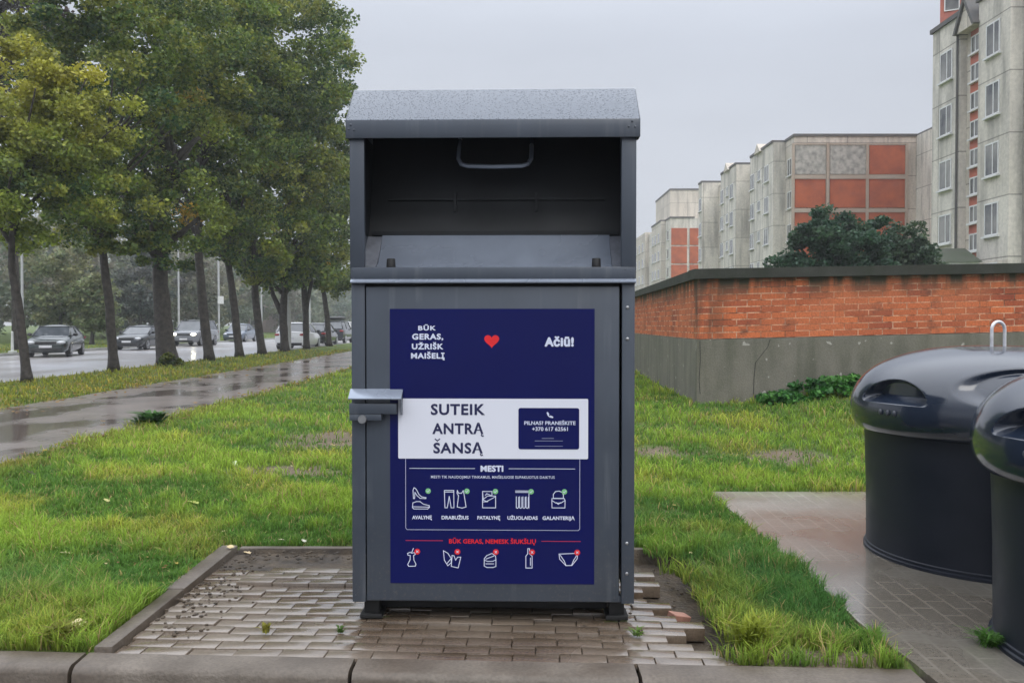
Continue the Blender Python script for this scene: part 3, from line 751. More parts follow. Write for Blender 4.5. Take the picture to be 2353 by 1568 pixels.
jz = lambda x, y: SL*x; tz = lambda x, y: .83 + SL*x*.75; bz = lambda x, y: -1.6; cz = lambda x, y: .965 + SL*x*.75
# front leg and left leg, the left one leaning slightly right as it goes back
def leg2(bm, o, fa, fb):
    n = 8
    for i in range(n):
        y0, y1 = .3+16*i/n, .3+16*(i+1)/n
        q = []
        for y in (y0, y1):
            xx = .037*y
            for x in (xx-o, xx+.3+o):
                for f in (fa, fb): q.append(bm.verts.new((x, y, f(0, y))))
        for k in ((0, 1, 3, 2), (4, 6, 7, 5), (0, 4, 5, 1), (2, 3, 7, 6), (0, 2, 6, 4), (1, 5, 7, 3)): bm.faces.new([q[i] for i in k])
wedge(bm, 0, 12, 0, .3, jz, tz); leg2(bm, -.003, jz, tz); obj('brick_face', bm, Mbrick, wall)
bm = bmesh.new(); wedge(bm, -.025, 12, -.03, .29, bz, lambda x, y: SL*x-.006); leg2(bm, .02, bz, lambda x, y: -.006); obj('plinth', bm, Mplinth, wall)
bm = bmesh.new(); wedge(bm, -.07, 12, -.075, .36, lambda x, y: tz(x, y)+.001, cz); leg2(bm, .066, lambda x, y: .83, lambda x, y: .962); obj('coping', bm, Mcap, wall)
bm = bmesh.new()
for p in ([(.98, 0), (.95, -.1), (.78, -.32), (.76, -.55), (.755, -.8)], [(.015, -.02), (.02, -.3), (.005, -.55), (.02, -.75)]):
    for (a, z), (a2, z2) in zip(p, p[1:]):
        vs = [bm.verts.new(c) for c in ((a-.004, -.0325, z), (a+.004, -.0325, z), (a2+.004, -.0325, z2), (a2-.004, -.0325, z2))]; bm.faces.new(vs)
obj('crack', bm, Mblack, wall)

# ---------------------------------------------------------------- apartment blocks
def m_panel(name, c1, c2, c3, jh=2.78, jw=3.4, zoff=0.0):
    m, t, b = newmat(name); g = coordn(t, 'World'); sp = N(t, 'ShaderNodeSeparateXYZ'); t.links.new(g, sp.inputs[0])
    ad = N(t, 'ShaderNodeMath', operation='ADD'); t.links.new(sp.outputs[0], ad.inputs[0]); t.links.new(sp.outputs[1], ad.inputs[1])
    az = N(t, 'ShaderNodeMath', operation='ADD'); t.links.new(sp.outputs[2], az.inputs[0]); az.inputs[1].default_value = zoff
    cb = N(t, 'ShaderNodeCombineXYZ'); t.links.new(ad.outputs[0], cb.inputs[0]); t.links.new(az.outputs[0], cb.inputs[1])
    br = N(t, 'ShaderNodeTexBrick'); t.links.new(cb.outputs[0], br.inputs[0]); br.offset = 0; br.inputs['Scale'].default_value = 1
    br.inputs['Brick Width'].default_value = jw; br.inputs['Row Height'].default_value = jh; br.inputs['Mortar Size'].default_value = .03
    br.inputs['Color1'].default_value = (1, 1, 1, 1); br.inputs['Color2'].default_value = (.86, .85, .83, 1); br.inputs['Mortar'].default_value = (.45, .44, .43, 1)
    st = N(t, 'ShaderNodeMapping'); st.inputs['Scale'].default_value = (1, 1, .15); t.links.new(g, st.inputs[0])
    a = noisen(t, g, .35, 4); s_ = noisen(t, st.outputs[0], 1.6, 4); f = noisen(t, g, 6, 4)
    c = rampn(t, a.outputs[0], [(.3, c1), (.7, c2)]).outputs[0]
    c = mixn(t, rangen(t, s_.outputs[0], .46, .70, 0, .8), c, c3)
    c = mixn(t, 1., c, br.outputs['Color'], 'MULTIPLY'); c = mixn(t, 1., c, rangen(t, f.outputs[0], .3, .7, .88, 1.1), 'MULTIPLY')
    t.links.new(c, b.inputs['Base Color']); b.inputs['Roughness'].default_value = .85; return m
Mpan = m_panel('weathered facade panels', (.64, .605, .55), (.76, .715, .64), (.33, .315, .285), zoff=-1.65)
Mpan2 = m_panel('grey facade panels', (.60, .55, .48), (.68, .62, .54), (.38, .345, .30))
Mor = mat('orange brick infill', (.50, .125, .045), (.36, .085, .034), .8, (.8, .85), coord='World')
Mpeel = mat('peeling grey plaster', (.50, .49, .45), (.26, .26, .24), 2.2, (.8, .85), coord='World', lo=.38, hi=.66)
Mredb = mat('red stair brick', (.52, .16, .10), (.40, .13, .10), 1.2, (.8, .85), coord='World')
Mwin = mat('white window frame', (.74, .74, .73), (.66, .66, .65), 3, (.4, .5))
Mgl = mat('window glass and curtains', (.035, .04, .045), (.26, .25, .23), .55, (.08, .12), coord='World', spec=.8)
Mroofd = mat('dark roof edge', (.09, .09, .09), (.13, .12, .11), 2, (.7, .8))
def fbox(p): bm = bmesh.new(); box(bm, *p); return bm
def window_x(parent, x, y0, y1, z0, z1, split=.5):
    """window on a facade that faces -X at plane x"""
    fr = .07; bm = bmesh.new()
    box(bm, x-.03, x+.06, y0, y0+fr, z0, z1); box(bm, x-.03, x+.06, y1-fr, y1, z0, z1)
    box(bm, x-.03, x+.06, y0+fr, y1-fr, z0, z0+fr); box(bm, x-.03, x+.06, y0+fr, y1-fr, z1-fr, z1)
    if split:
        m_ = y0+(y1-y0)*split; box(bm, x-.032, x+.06, m_-fr*.5, m_+fr*.5, z0+fr, z1-fr)
    w = obj('window', bm, Mwin, parent)
    obj('pane', fbox((x-.012, x+.02, y0+fr, y1-fr, z0+fr, z1-fr)), Mgl, w)
    obj('sill', fbox((x-.14, x+.03, y0-.08, y1+.08, z0-.09, z0-.003)), Mwin, w)
    return w
def window_y(parent, y, x0, x1, z0, z1):
    fr = .07; bm = bmesh.new()
    box(bm, x0, x0+fr, y-.03, y+.06, z0, z1); box(bm, x1-fr, x1, y-.03, y+.06, z0, z1); box(bm, x0+fr, x1-fr, y-.03, y+.06, z0, z0+fr); box(bm, x0+fr, x1-fr, y-.03, y+.06, z1-fr, z1)
    w = obj('window', bm, Mwin, parent); obj('pane', fbox((x0+fr, x1-fr, y-.012, y+.02, z0+fr, z1-fr)), Mgl, w)
def roofcap(bm, x0, x1, y0, y1, z, o=.12, t=.22): box(bm, x0-o, x1+o, y0-o, y1+o, z, z+t)

# nearest block
A = empty('apartment_building', (22.3, 39.2, 0), 0, 'nearest pale grey apartment block, with a red brick stair strip, at the right edge', 'building')
def part(name, pb, m, parent): 
    o = obj(name, fbox(pb), m, parent); o.matrix_parent_inverse = Matrix.Translation(-Vector(parent.location)); return o
def fixinv(parent):
    for c in parent.children: c.matrix_parent_inverse = Matrix.Translation(-Vector(parent.location))
part('wall', (22.3, 34, 39.2, 41.86, 0, 16.72), Mpan, A)
part('wall', (22.3, 34, 43.6, 46.4, 0, 16.72), Mpan, A)
part('stair_wall', (22.66, 34, 41.865, 43.595, 0, 16.5), Mpan2, A)
part('brick_strip', (22.62, 22.655, 42.15, 43.2, 2.5, 15.9), Mredb, A)
for k in range(9):
    z = 14.62-1.38*k; window_x(A, 22.60, 42.25, 43.1, z, z+.86)
for k in range(5):
    z = 13.86-2.78*k; window_x(A, 22.285, 44.3, 45.55, z, z+1.5, .42); window_x(A, 22.285, 40.0, 41.15, z-.03, z+1.5, .42)
bm = bmesh.new(); roofcap(bm, 22.3, 34, 39.2, 41.84, 16.723); roofcap(bm, 22.3, 34, 43.62, 46.4, 16.723); obj('roof', bm, Mroofd, A)
bm = bmesh.new()     # pediment over the stairs
for y0, y1, z0, z1 in ((41.8, 42.75, 15.75, 17.4), (43.7, 42.75, 15.75, 17.4)):
    n = 1
prism(bm, [(41.75, 15.75), (42.75, 17.45), (43.75, 15.75), (43.55, 15.75), (42.75, 17.1), (41.95, 15.75)], 'x', 21.98, 26)
obj('pediment_roof', bm, Mroofd, A)
bm = bmesh.new(); prism(bm, [(41.99, 15.76), (42.75, 17.06), (43.51, 15.76)], 'x', 22.1, 26); obj('pediment', bm, Mpan2, A)
bm = bmesh.new(); tube(bm, [(22.22, 43.7, .2), (22.22, 43.7, 16.3)], .06, 8); obj('downpipe', bm, Mroofd, A)
part('balcony_end', (22.9, 33.9, 38.55, 39.19, 0, 16.2), mat('darker grey render', (.30, .28, .26), (.38, .35, .32), 1, (.8, .85), coord='World'), A)  # end wall in a darker grey than the panels
part('ribbed_plinth', (22.27, 22.295, 39.25, 41.8, 0, 4.3), Mpan2, A)
# low green porch roof in front
P = empty('porch', (22, 40, 0), 0, 'low porch with dark green roof and white gable below the nearest block', 'porch')
bm = bmesh.new(); box(bm, 19.4, 21.2, 39.6, 42.6, 0, 4.2); obj('porch_wall', bm, mat('white render', (.7, .7, .68)), P)
bm = bmesh.new(); prism(bm, [(39.5, 4.2), (41.1, 4.95), (42.7, 4.2)], 'x', 19.1, 21.35); obj('porch_roof', bm, mat('mossy green roof', (.035, .05, .025), (.05, .055, .04), 2), P)
fixinv(P)

# tall red brick block behind
E_ = empty('brick_tower', (29.3, 60, 0), -math.atan2(29.9, 60)-.01, 'taller red brick building showing above the roof of the nearest grey block', 'building')
bm = bmesh.new(); box(bm, 0, 11, 0, 9, 0, 27); obj('brick_wall_face', bm, Mredb, E_)
for z in (16.9, 19.7, 22.5, 25.2):
    window_y(E_, -.03, .25, 1.2, z+.2, z+1.5)
    bm = bmesh.new(); box(bm, 1.4, 4, -.7, -.01, z-.6, z+.5); obj('balcony', bm, Mpan, E_)

# long block with the orange gable, stepping back
H = 17.2
B = empty('apartment_building', (23.8, 73.7, 0), 0, 'long stepped apartment block with a three-column gable of orange and peeling panels', 'building')
secs = [(23.8, 73.7, 76.05, H, 36), (22.75, 76.06, 83.4, H, 34), (22.2, 86.6, 92.8, H, 34), (21.25, 97.6, 105, H, 34)]
part('wall', (23.8, 34.1, 73.7, 76.05, 0, H), Mpan2, B)
part('wall', (22.75, 34, 76.06, 83.4, 0, H), Mpan, B)
part('wall', (23.7, 34, 83.41, 86.59, 0, H-.3), Mpan2, B)
part('wall', (22.2, 34, 86.6, 92.8, 0, H), Mpan, B)
part('wall', (23.1, 34, 92.81, 97.59, 0, H-.3), Mpan2, B)
part('wall', (21.25, 34, 97.6, 99.4, 0, H), Mpan, B)
part('rear_wall', (23.7, 34, 99.41, 108, 0, H-.3), Mpan2, B)
part('side_wing', (34.11, 44, 68.6, 80, 0, H+.05), Mpan, B)
bm = bmesh.new()
for a in ((23.8, 34.1, 73.7, 76.0, H), (22.75, 34, 76.3, 83.3, H), (22.2, 34, 86.7, 92.7, H), (21.25, 34, 97.7, 99.3, H), (34.35, 44, 68.6, 80, H+.05)): roofcap(bm, *a, o=.08)
obj('roof', bm, Mroofd, B)
cx = [(1825, 1895), (1905, 1987), (1995, 2077)]
for ci, (ua, ub) in enumerate(cx):
    for ri in range(6):
        xa, xb = (ua-CX)*73.6/F, (ub-CX)*73.6/F
        zt = 16.45-2.82*ri; zb_ = zt-2.42
        o = obj('gable_panel', fbox((xa, xb, 73.62, 73.695, zb_, zt)), Mpeel if (ri == 0 and ci < 2) else Mor, B)
        if ri == 0 and ci < 2: o['label'] = 'peeling grey gable panel'
bm = bmesh.new()
for u in (1821, 1900, 1991, 2081): x = (u-CX)*73.5/F; box(bm, x-.11, x+.11, 73.52, 73.69, 0, 16.6)
for ri in range(7):
    z = 16.5-2.82*ri; xa, xb = (1826-CX)*73.5/F, (2076-CX)*73.5/F
    box(bm, xa+.12, xb-.1, 73.54, 73.69, z-.0, z+.2) if False else None
    for ua, ub in cx: box(bm, (ua-CX)*73.5/F-.02, (ub-CX)*73.5/F+.04, 73.55, 73.61, z-.06 if ri else z, z+.28 if ri else z+.1)
obj('gable_ribs', bm, mat('pale concrete rib', (.42, .34, .27), (.46, .40, .33), 1, (.8, .85), coord='World'), B)
wz = [14.1-2.8*k for k in range(5)]
for z in wz:
    window_x(B, 23.785, 74.25, 75.4, z, z+1.45)
    for (x, ys_) in ((22.735, (77.4, 80.0, 82.0)), (22.185, (87.6, 89.6, 91.6)), (21.235, (97.9,))):
        for i, y in enumerate(ys_): window_x(B, x, y, y+(1.3 if i != 1 else .8), z+(.0 if i != 1 else .5), z+1.45)
for (y0, y1, x) in ((79.4, 81.3, 22.5), (88.9, 90.7, 21.95)):
    bm = bmesh.new(); prism(bm, [(y0, H-.1), ((y0+y1)/2, H+.75), (y1, H-.1)], 'x', x, 24.5); obj('pediment', bm, Mpan2, B)
# blank tower behind
T = empty('blank_tower', (30, 150, 0), 0, 'plain grey blank-walled block rising behind the far orange gable', 'building')
bm = bmesh.new(); box(bm, 27.2, 45, 150, 165, 0, 24.4); obj('wall', bm, Mpan2, T)
bm = bmesh.new(); roofcap(bm, 27.2, 45, 150, 165, 24.4, .1, .3); obj('roof', bm, Mroofd, T)
fixinv(T)
Dd = empty('apartment_building', (23.6, 130, 0), 0, 'farthest apartment block beside the container with a narrow two-column orange gable', 'building')
part('wall', (23.6, 36, 130, 134, 0, H), Mpan, Dd); part('wall', (22.9, 36, 134.01, 143, 0, H), Mpan2, Dd); part('wall', (23.6, 36, 143.01, 150, 0, H-.4), Mpan, Dd)
part('wall', (22.9, 36, 150.01, 170, 0, H), Mpan2, Dd)
bm = bmesh.new()
for a in ((23.6, 27.1, 130, 133.9, H), (22.9, 27.1, 134.2, 143, H)): roofcap(bm, *a, o=.1)
obj('roof', bm, Mroofd, Dd)
for ci, (ua, ub) in enumerate(((1542, 1578), (1584, 1604))):
    for ri in range(6):
        xa, xb = (ua-CX)*129.9/F, (ub-CX)*129.9/F; zt = 15.7-2.72*ri
        obj('gable_panel', fbox((xa, xb, 129.9, 129.99, zt-2.5, zt)), Mor, Dd)
for z in [14.1-2.8*k for k in range(5)]:
    for x, yy in ((23.585, (131.2,)), (22.885, (135.5, 138.5, 141, 152, 156, 160, 164))):
        for y in yy: window_x(Dd, x, y, y+1.4, z, z+1.45, 0)
for r in (A, B, Dd):
    for c in r.children:
        c.matrix_parent_inverse = Matrix.Translation(-Vector(r.location))

# ---------------------------------------------------------------- foliage
def m_leaf(name, trans=.35, rough=.45, spec=.2):
    m, t, b = newmat(name); a = N(t, 'ShaderNodeVertexColor'); a.layer_name = 'tint'
    t.links.new(a.outputs[0], b.inputs['Base Color']); b.inputs['Roughness'].default_value = rough; b.inputs['Specular IOR Level'].default_value = spec
    tr = N(t, 'ShaderNodeBsdfTranslucent'); hs = N(t, 'ShaderNodeHueSaturation'); hs.inputs['Value'].default_value = 1.3
    t.links.new(a.outputs[0], hs.inputs['Color']); t.links.new(hs.outputs[0], tr.inputs[0])
    mx = N(t, 'ShaderNodeMixShader'); mx.inputs[0].default_value = trans
    t.links.new(b.outputs[0], mx.inputs[1]); t.links.new(tr.outputs[0], mx.inputs[2]); t.links.new(mx.outputs[0], t.nodes['Material Output'].inputs[0])
    return m
Mleaf = m_leaf('leaves', .3, .33); Mblade = m_leaf('grass blades', .35, .45, .12)
Mbark = mat('wet dark bark', (.045, .036, .028), (.018, .014, .011), 9, (.55, .75), 1.0, 22, .02)
Mbark2 = mat('grey misty bark', (.10, .09, .08), (.07, .06, .055), 5)  # haze put into the paler bark colour

def leaf_quads(P, size, rng, flat=.0):
    n = len(P); v1 = rng.normal(size=(n, 3)); v1 /= np.linalg.norm(v1, axis=1)[:, None]
    v1[:, 2] *= .7; v1 /= np.linalg.norm(v1, axis=1)[:, None]
    v2 = rng.normal(size=(n, 3)); v2 -= (v2*v1).sum(1)[:, None]*v1; v2 /= np.linalg.norm(v2, axis=1)[:, None]
    s = size*rng.uniform(.6, 1.3, (n, 1))
    a, b = v1*s*.5, v2*s*.36
    V = np.stack([P-a, P-a*.05+b, P+a, P-a*.05-b], 1).reshape(-1, 3)
    Fq = np.arange(4*n).reshape(n, 4); return V, Fq
def clumped(rng, cen, rad, nclump, nleaf, cr, shell=.55, lobes=None, bottomflat=.0):
    """leaf points gathered in clumps spread through an uneven crown"""
    cen, rad = np.array(cen), np.array(rad)
    d = rng.normal(size=(nclump, 3)); d /= np.linalg.norm(d, axis=1)[:, None]
    r = rng.uniform(shell**3, 1, nclump)**(1/3)
    wob = 1 + .22*np.sin(3*np.arctan2(d[:, 1], d[:, 0])+cen[0])*np.cos(2.3*d[:, 2]*2+cen[1]) + rng.normal(0, .07, nclump)
    C = cen + d*rad*(r*wob)[:, None]
    per = nleaf//nclump
    cs = cr*rng.uniform(.6, 1.35, nclump)
    q = rng.normal(size=(nclump, per, 3)); q /= np.linalg.norm(q, axis=2)[..., None]
    rr = rng.uniform(0, 1, (nclump, per, 1))**.5
    Pp = C[:, None, :] + q*rr*cs[:, None, None]*np.array([1, 1, .62])
    return Pp.reshape(-1, 3), np.repeat(np.arange(nclump), per), C
PAL_MAPLE = np.array([(.150, .230, .040), (.085, .145, .040), (.21, .27, .045), (.28, .30, .055), (.030, .080, .040), (.10, .15, .040), (.05, .085, .035)])*np.array([1.05, 1.0, .95])
def crown(parent, parts_, leaf, rng, pal, yellow=None, name='crown', autumn=False):
    Vs, Fs, Cs, off = [], [], [], 0
    for (cen, rad, nc, nl, cr, sh) in parts_:
        P, ids, C = clumped(rng, cen, rad, nc, nl, cr, sh)
        V, Fq = leaf_quads(P, leaf, rng)
        base = .55*pal[rng.integers(0, len(pal), nc)][ids] + .45*pal[rng.integers(0, len(pal), len(P))]
        if yellow:
            zc = P[:, 2]; w = np.clip((zc-yellow[0])/(yellow[1]-yellow[0]), 0, 1)*(rng.uniform(size=nc)[ids]*.6+.55)
            w = np.clip(w, 0, 1)[:, None]*yellow[3]; base = base*(1-w) + np.array(yellow[2])*w
        om = (rng.uniform(size=nc)[ids] < .006) & autumn
        base[om] = np.array([.46, .30, .045])
        col = base*rng.uniform(.65, 1.45, (len(P), 1))
        Vs.append(V); Fs.append(Fq+off); Cs.append(np.repeat(col, 4, 0)); off += len(V)
    o = npobj(name, np.concatenate(Vs), np.concatenate(Fs), Mleaf, parent, np.concatenate(Cs)); return o
def trunk_part(parent, pts, r0, r1, m=Mbark, branches=(), seg=14, name='trunk'):
    """pts: world points; flared and slightly knotted"""
    o0 = Vector(parent.location); bm = bmesh.new()
    P = []; n = 26
    pts = [Vector(p) for p in pts]
    ts = [0]
    for a, b in zip(pts, pts[1:]): ts.append(ts[-1]+(b-a).length)
    for i in range(n):
        t = ts[-1]*i/(n-1); k = max(j for j in range(len(ts)) if ts[j] <= t+1e-9); k = min(k, len(pts)-2)
        P.append(pts[k].lerp(pts[k+1], (t-ts[k])/(ts[k+1]-ts[k])))
    for _ in range(3):
        P = [P[0]]+[(P[i-1]+P[i]*2+P[i+1])/4 for i in range(1, n-1)]+[P[-1]]
    R = [r0+(r1-r0)*i/(n-1) + (r0*.35*math.exp(-i*1.0) if i < 6 else 0) + r0*.08*pn(i, r0*50, .7) for i in range(n)]
    tube(bm, [p-o0 for p in P], R, seg)
    for v in bm.verts:
        k = .07*pn(v.co.x*6, v.co.y*6, 1., v.co.z*1.3); v.co.x += k*r0*2; v.co.y += k*r0*2
    for (b0, b1, ra, rb) in branches:
        b0, b1 = Vector(b0)-o0, Vector(b1)-o0; mid = (b0+b1)/2 + Vector((random.uniform(-.2, .2), random.uniform(-.2, .2), .15))
        tube(bm, [b0, (b0+mid)/2+Vector((0, 0, .03)), mid, b1], [ra, ra*.8+rb*.2, (ra+rb)/2, rb], 8)
    return obj(name, bm, m, parent, smooth='all')
TX = -11.5
def W_(u, v, y, dx=0): p = at(u, v, y); return p
trees = [ # base u, [(u,v) up the trunk], width px, crowns
 (63, [(63, 880), (45, 720), (25, 600), (27, 530), (40, 400)], 24,
  'leaning street tree with a yellowing crown, first from the left in the roadside row'),
 (262, [(262, 857), (252, 700), (236, 580), (230, 500), (235, 330)], 25, 'slim straight street tree standing between the two dark saloons'),
 (387, [(387, 839), (373, 720), (366, 620), (372, 540), (395, 330)], 46, 'thickest trunk of the roadside row, standing beside the car with lit headlights'),
 (482, [(482, 827), (466, 700), (457, 590), (455, 480), (460, 300)], 25, 'slender tall tree just right of the car with lit headlights'),
 (551, [(551, 819), (538, 700), (526, 610), (520, 560), (528, 400)], 21, 'street tree with a high fork in front of the misty blue-grey car'),
 (603, [(603, 812), (592, 730), (585, 670), (586, 600), (580, 430)], 21, 'street tree with a knotted bent trunk left of the white hatchback'),
 (655, [(655, 806), (652, 760), (650, 725), (655, 650), (665, 480)], 21, 'street tree with a low V fork in front of the white hatchback'),
 (705, [(705, 800), (703, 760), (702, 715), (697, 640), (700, 500)], 17, 'thin forked street tree over the right side of the white hatchback'),
 (757, [(757, 794), (752, 730), (747, 690), (738, 640), (742, 560)], 15, 'last and smallest roadside tree next to the container, with orange leaves low down'),
]
# crown lobes: (du/dv centre in picture px -> converted at the tree's own distance) , radii in metres, clumps, leaves, clump radius
tcr = [
 [((50, 395), (2.15, 2.0, 1.75), 90, 12000, .42), ((150, 300), (1.35, 1.5, 1.9), 50, 7000, .42), ((100, 165), (.8, .8, .8), 14, 1800, .33), ((0, 250), (1.7, 1.6, 1.7), 40, 5000, .42)],
 [((238, 440), (1.7, 1.8, 1.6), 62, 7500, .45), ((270, 540), (1.1, 1.3, .5), 22, 2200, .35), ((255, 130), (2.7, 2.3, 3.3), 90, 11000, .55), ((160, 40), (1.7, 1.7, 1.9), 24, 3000, .5)],
 [((380, 330), (2.3, 2.2, 4.0), 110, 12000, .6), ((400, 40), (3.1, 2.6, 3.2), 70, 9000, .65), ((350, 560), (1.1, 1.2, .7), 20, 2000, .4)],
 [((470, 330), (2.3, 2.3, 3.8), 90, 10000, .62), ((460, 60), (2.9, 2.7, 3.6), 70, 8500, .7)],
 [((535, 420), (2.7, 2.6, 4.2), 110, 11000, .68), ((545, 110), (2.8, 2.7, 3.8), 80, 9500, .75)],
 [((600, 420), (2.8, 2.8, 4.9), 110, 11000, .72), ((640, 110), (3.0, 3.0, 4.0), 80, 10000, .8), ((590, 610), (1.6, 1.6, .8), 26, 2200, .5)],
 [((665, 430), (3.0, 2.8, 5.4), 120, 12000, .78), ((680, 150), (2.75, 2.8, 5.2), 90, 11000, .8), ((662, 610), (2.0, 1.8, .8), 30, 2600, .5)],
 [((730, 480), (2.4, 2.6, 4.6), 90, 9500, .75), ((758, 240), (1.75, 2.0, 4.3), 50, 5500, .7), ((718, 625), (2.0, 1.8, .9), 30, 2400, .5)],
 [((775, 500), (2.0, 2.2, 3.8), 75, 7500, .65), ((770, 640), (1.2, 1.2, .9), 26, 2200, .5)],
]
for i, (ub, tp, wpx, lab) in enumerate(trees):
    y = TX*F/(ub-CX); rng = np.random.default_rng(100+i)
    r = empty('street_tree', (TX, y, 0), 0, lab, 'tree', 'row of trees between the path and the road')
    pts = [W_(u, v, y) for u, v in tp]; pts[0].z = -.03
    r0 = wpx/F*y/2
    top = pts[-2]; br = []
    for k in range(18):
        a = rng.uniform(0, 2*PI); L_ = rng.uniform(1.3, 3.6)
        st = pts[-2].lerp(pts[-1], rng.uniform(-.35, 1.0)); br.append((st, st+Vector((math.cos(a)*L_*.7, math.sin(a)*L_*.7, L_*rng.uniform(.45, 1.0))), r0*.42, r0*.12))
    if i == 6: br.append((W_(650, 728, y), W_(618, 640, y), r0*.6, r0*.42)); br.append((W_(618, 640, y), W_(600, 540, y), r0*.42, r0*.2))
    if i == 7: br.append((W_(702, 722, y), W_(718, 640, y), r0*.65, r0*.45))
    if i == 4: br.append((W_(527, 610, y), W_(490, 540, y), r0*.55, r0*.35)); br.append((W_(527, 612, y), W_(550, 560, y), r0*.5, r0*.3))
    trunk_part(r, pts, r0*.92, r0*.5, Mbark, br)
    parts_ = []
    for (uv, rad, nc, nl, cr) in tcr[i]:
        c = W_(uv[0], uv[1], y) - Vector((TX, y, 0)); parts_.append((c, rad, int(nc*.9), int(nl*(1.75 if i < 3 else 1.45)), cr, .35))
    lf = .10 if i == 0 else .125 if i < 3 else .165 if i < 6 else .20
    yel = (4.4, 7.9, (.40, .36, .045), .85) if i == 0 else (3.4, 1.6, (.20, .13, .025), .9) if i == 8 else None
    crown(r, parts_, lf, rng, PAL_MAPLE*(1.12 if i == 0 else .95), yel, autumn=True)
# dark copper tree behind at the top left
r = empty('copper_tree', (-27, 47.5, 0), 0, 'tall dark brown-leaved tree filling the top left corner across the road', 'tree')
trunk_part(r, [(-27, 47.5, 0), (-27.1, 47.5, 6), (-27.2, 47.5, 14)], .24, .12)
PAL_DK = np.array([(.045, .030, .024), (.035, .034, .022), (.055, .035, .025), (.028, .026, .020)])
crown(r, [((.2, 0, 16.5), (3.4, 3.4, 4.2), 110, 12000, .8, .3)], .26, np.random.default_rng(5), PAL_DK)
# sucker growth at the foot of the thick trunk
r = empty('base_shoots', (TX+.2, 29.15-.35, 0), 0, 'dark leafy shoots growing round the foot of the thickest trunk', 'plant')
crown(r, [((0, 0, .2), (.55, .4, .22), 18, 900, .16, .1)], .12, np.random.default_rng(9), PAL_MAPLE*.5, name='foliage')

# dark green trees behind the brick wall
PAL_W = 1.35*np.array([(.022, .055, .030), (.030, .062, .034), (.040, .072, .036), (.018, .042, .026)])
for k, (u, v, y, rad, nl, lab) in enumerate(((1925, 572, 30, (1.75, 1.6, 1.45), 34000, 'dark green bushy tree behind the brick wall, in front of the orange gable'),
                                  (2080, 590, 31, (1.0, 1.0, 1.3), 14000, 'smaller dark bushy tree behind the brick wall, beside the nearest block'))):
    c = at(u, v, y); r = empty('bushy_tree', (c.x, y, 0), 0, lab, 'tree', 'dark trees behind the brick wall')
    trunk_part(r, [(c.x, y, 0), (c.x+.05, y, 1.6), (c.x, y, c.z)], .14, .05)
    ps = [((0, 0, c.z-.1), rad, 110, int(nl*.6), .36, .2), ((-.35 if k == 0 else .1, 0, c.z-.9), (rad[0]*1.2, rad[1], rad[2]*.8), 80, int(nl*.4), .36, .2)]
    crown(r, ps, .14, np.random.default_rng(60+k), PAL_W if k == 0 else PAL_W*np.array([1.25, 1., .95]))

# misty woodland beyond the road
rng = np.random.default_rng(33); Vs, Fs, Cs, off = [], [], [], 0
PAL_F = np.array([(.075, .085, .045), (.060, .075, .045), (.09, .09, .05), (.05, .07, .045), (.075, .07, .05)])*1.9 + .03  # greyed and lifted: haze put into the leaf colours
bmw = bmesh.new(); ntr = 0
for row, (xr, hh) in enumerate(((-40, 10), (-48, 13), (-60, 15), (-72, 18))):
    y = 48
    while y < 330:
        x = xr + rng.uniform(-3, 3) ; h = hh*rng.uniform(.75, 1.2); w = rng.uniform(3.0, 5.2)
        if -.66*y < x:
            nl = 1500 if y < 150 else 700
            P, ids, C = clumped(rng, (x, y, h*.55), (w, w, h*.5), 40, nl, 1.1, .3)
            V, Fq = leaf_quads(P, .5 if y < 150 else .8, rng); col = PAL_F[rng.integers(0, 5)]*rng.uniform(.7, 1.3, (len(P), 1))
            Vs.append(V); Fs.append(Fq+off); Cs.append(np.repeat(col, 4, 0)); off += len(V)
        y += rng.uniform(3.2, 6.5)*(1 if y < 150 else 1.6)
# the far end, closing the view down the road
for k in range(60):
    x = rng.uniform(-70, -8); y = rng.uniform(230, 330); h = rng.uniform(12, 20)
    P, ids, C = clumped(rng, (x, y, h*.5), (6, 6, h*.5), 30, 700, 1.6, .3)
    V, Fq = leaf_quads(P, 1.0, rng); col = PAL_F[rng.integers(0, 5)]*rng.uniform(.7, 1.3, (len(P), 1))
    Vs.append(V); Fs.append(Fq+off); Cs.append(np.repeat(col, 4, 0)); off += len(V)
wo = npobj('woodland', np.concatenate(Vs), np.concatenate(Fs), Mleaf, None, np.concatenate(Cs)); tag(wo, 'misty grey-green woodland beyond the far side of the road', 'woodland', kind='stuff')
# rounded single trees in front of the woodland
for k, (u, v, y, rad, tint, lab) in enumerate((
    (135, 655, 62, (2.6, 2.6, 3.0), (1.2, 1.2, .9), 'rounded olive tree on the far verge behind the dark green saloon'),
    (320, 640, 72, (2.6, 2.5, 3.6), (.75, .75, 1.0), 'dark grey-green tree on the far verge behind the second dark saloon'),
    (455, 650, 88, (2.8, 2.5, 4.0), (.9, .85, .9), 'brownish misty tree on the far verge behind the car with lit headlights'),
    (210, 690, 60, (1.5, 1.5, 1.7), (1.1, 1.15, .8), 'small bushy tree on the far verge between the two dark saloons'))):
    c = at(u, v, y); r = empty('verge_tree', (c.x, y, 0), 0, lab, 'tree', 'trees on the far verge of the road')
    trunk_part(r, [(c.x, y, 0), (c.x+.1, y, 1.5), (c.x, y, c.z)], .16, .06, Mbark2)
    crown(r, [((0, 0, c.z), rad, 60, 6500, .75, .2), ((.3, 0, c.z*.55), (rad[0]*.9, rad[1]*.9, rad[2]*.5), 30, 2500, .6, .2)], .26, np.random.default_rng(80+k), PAL_F*np.array(tint))
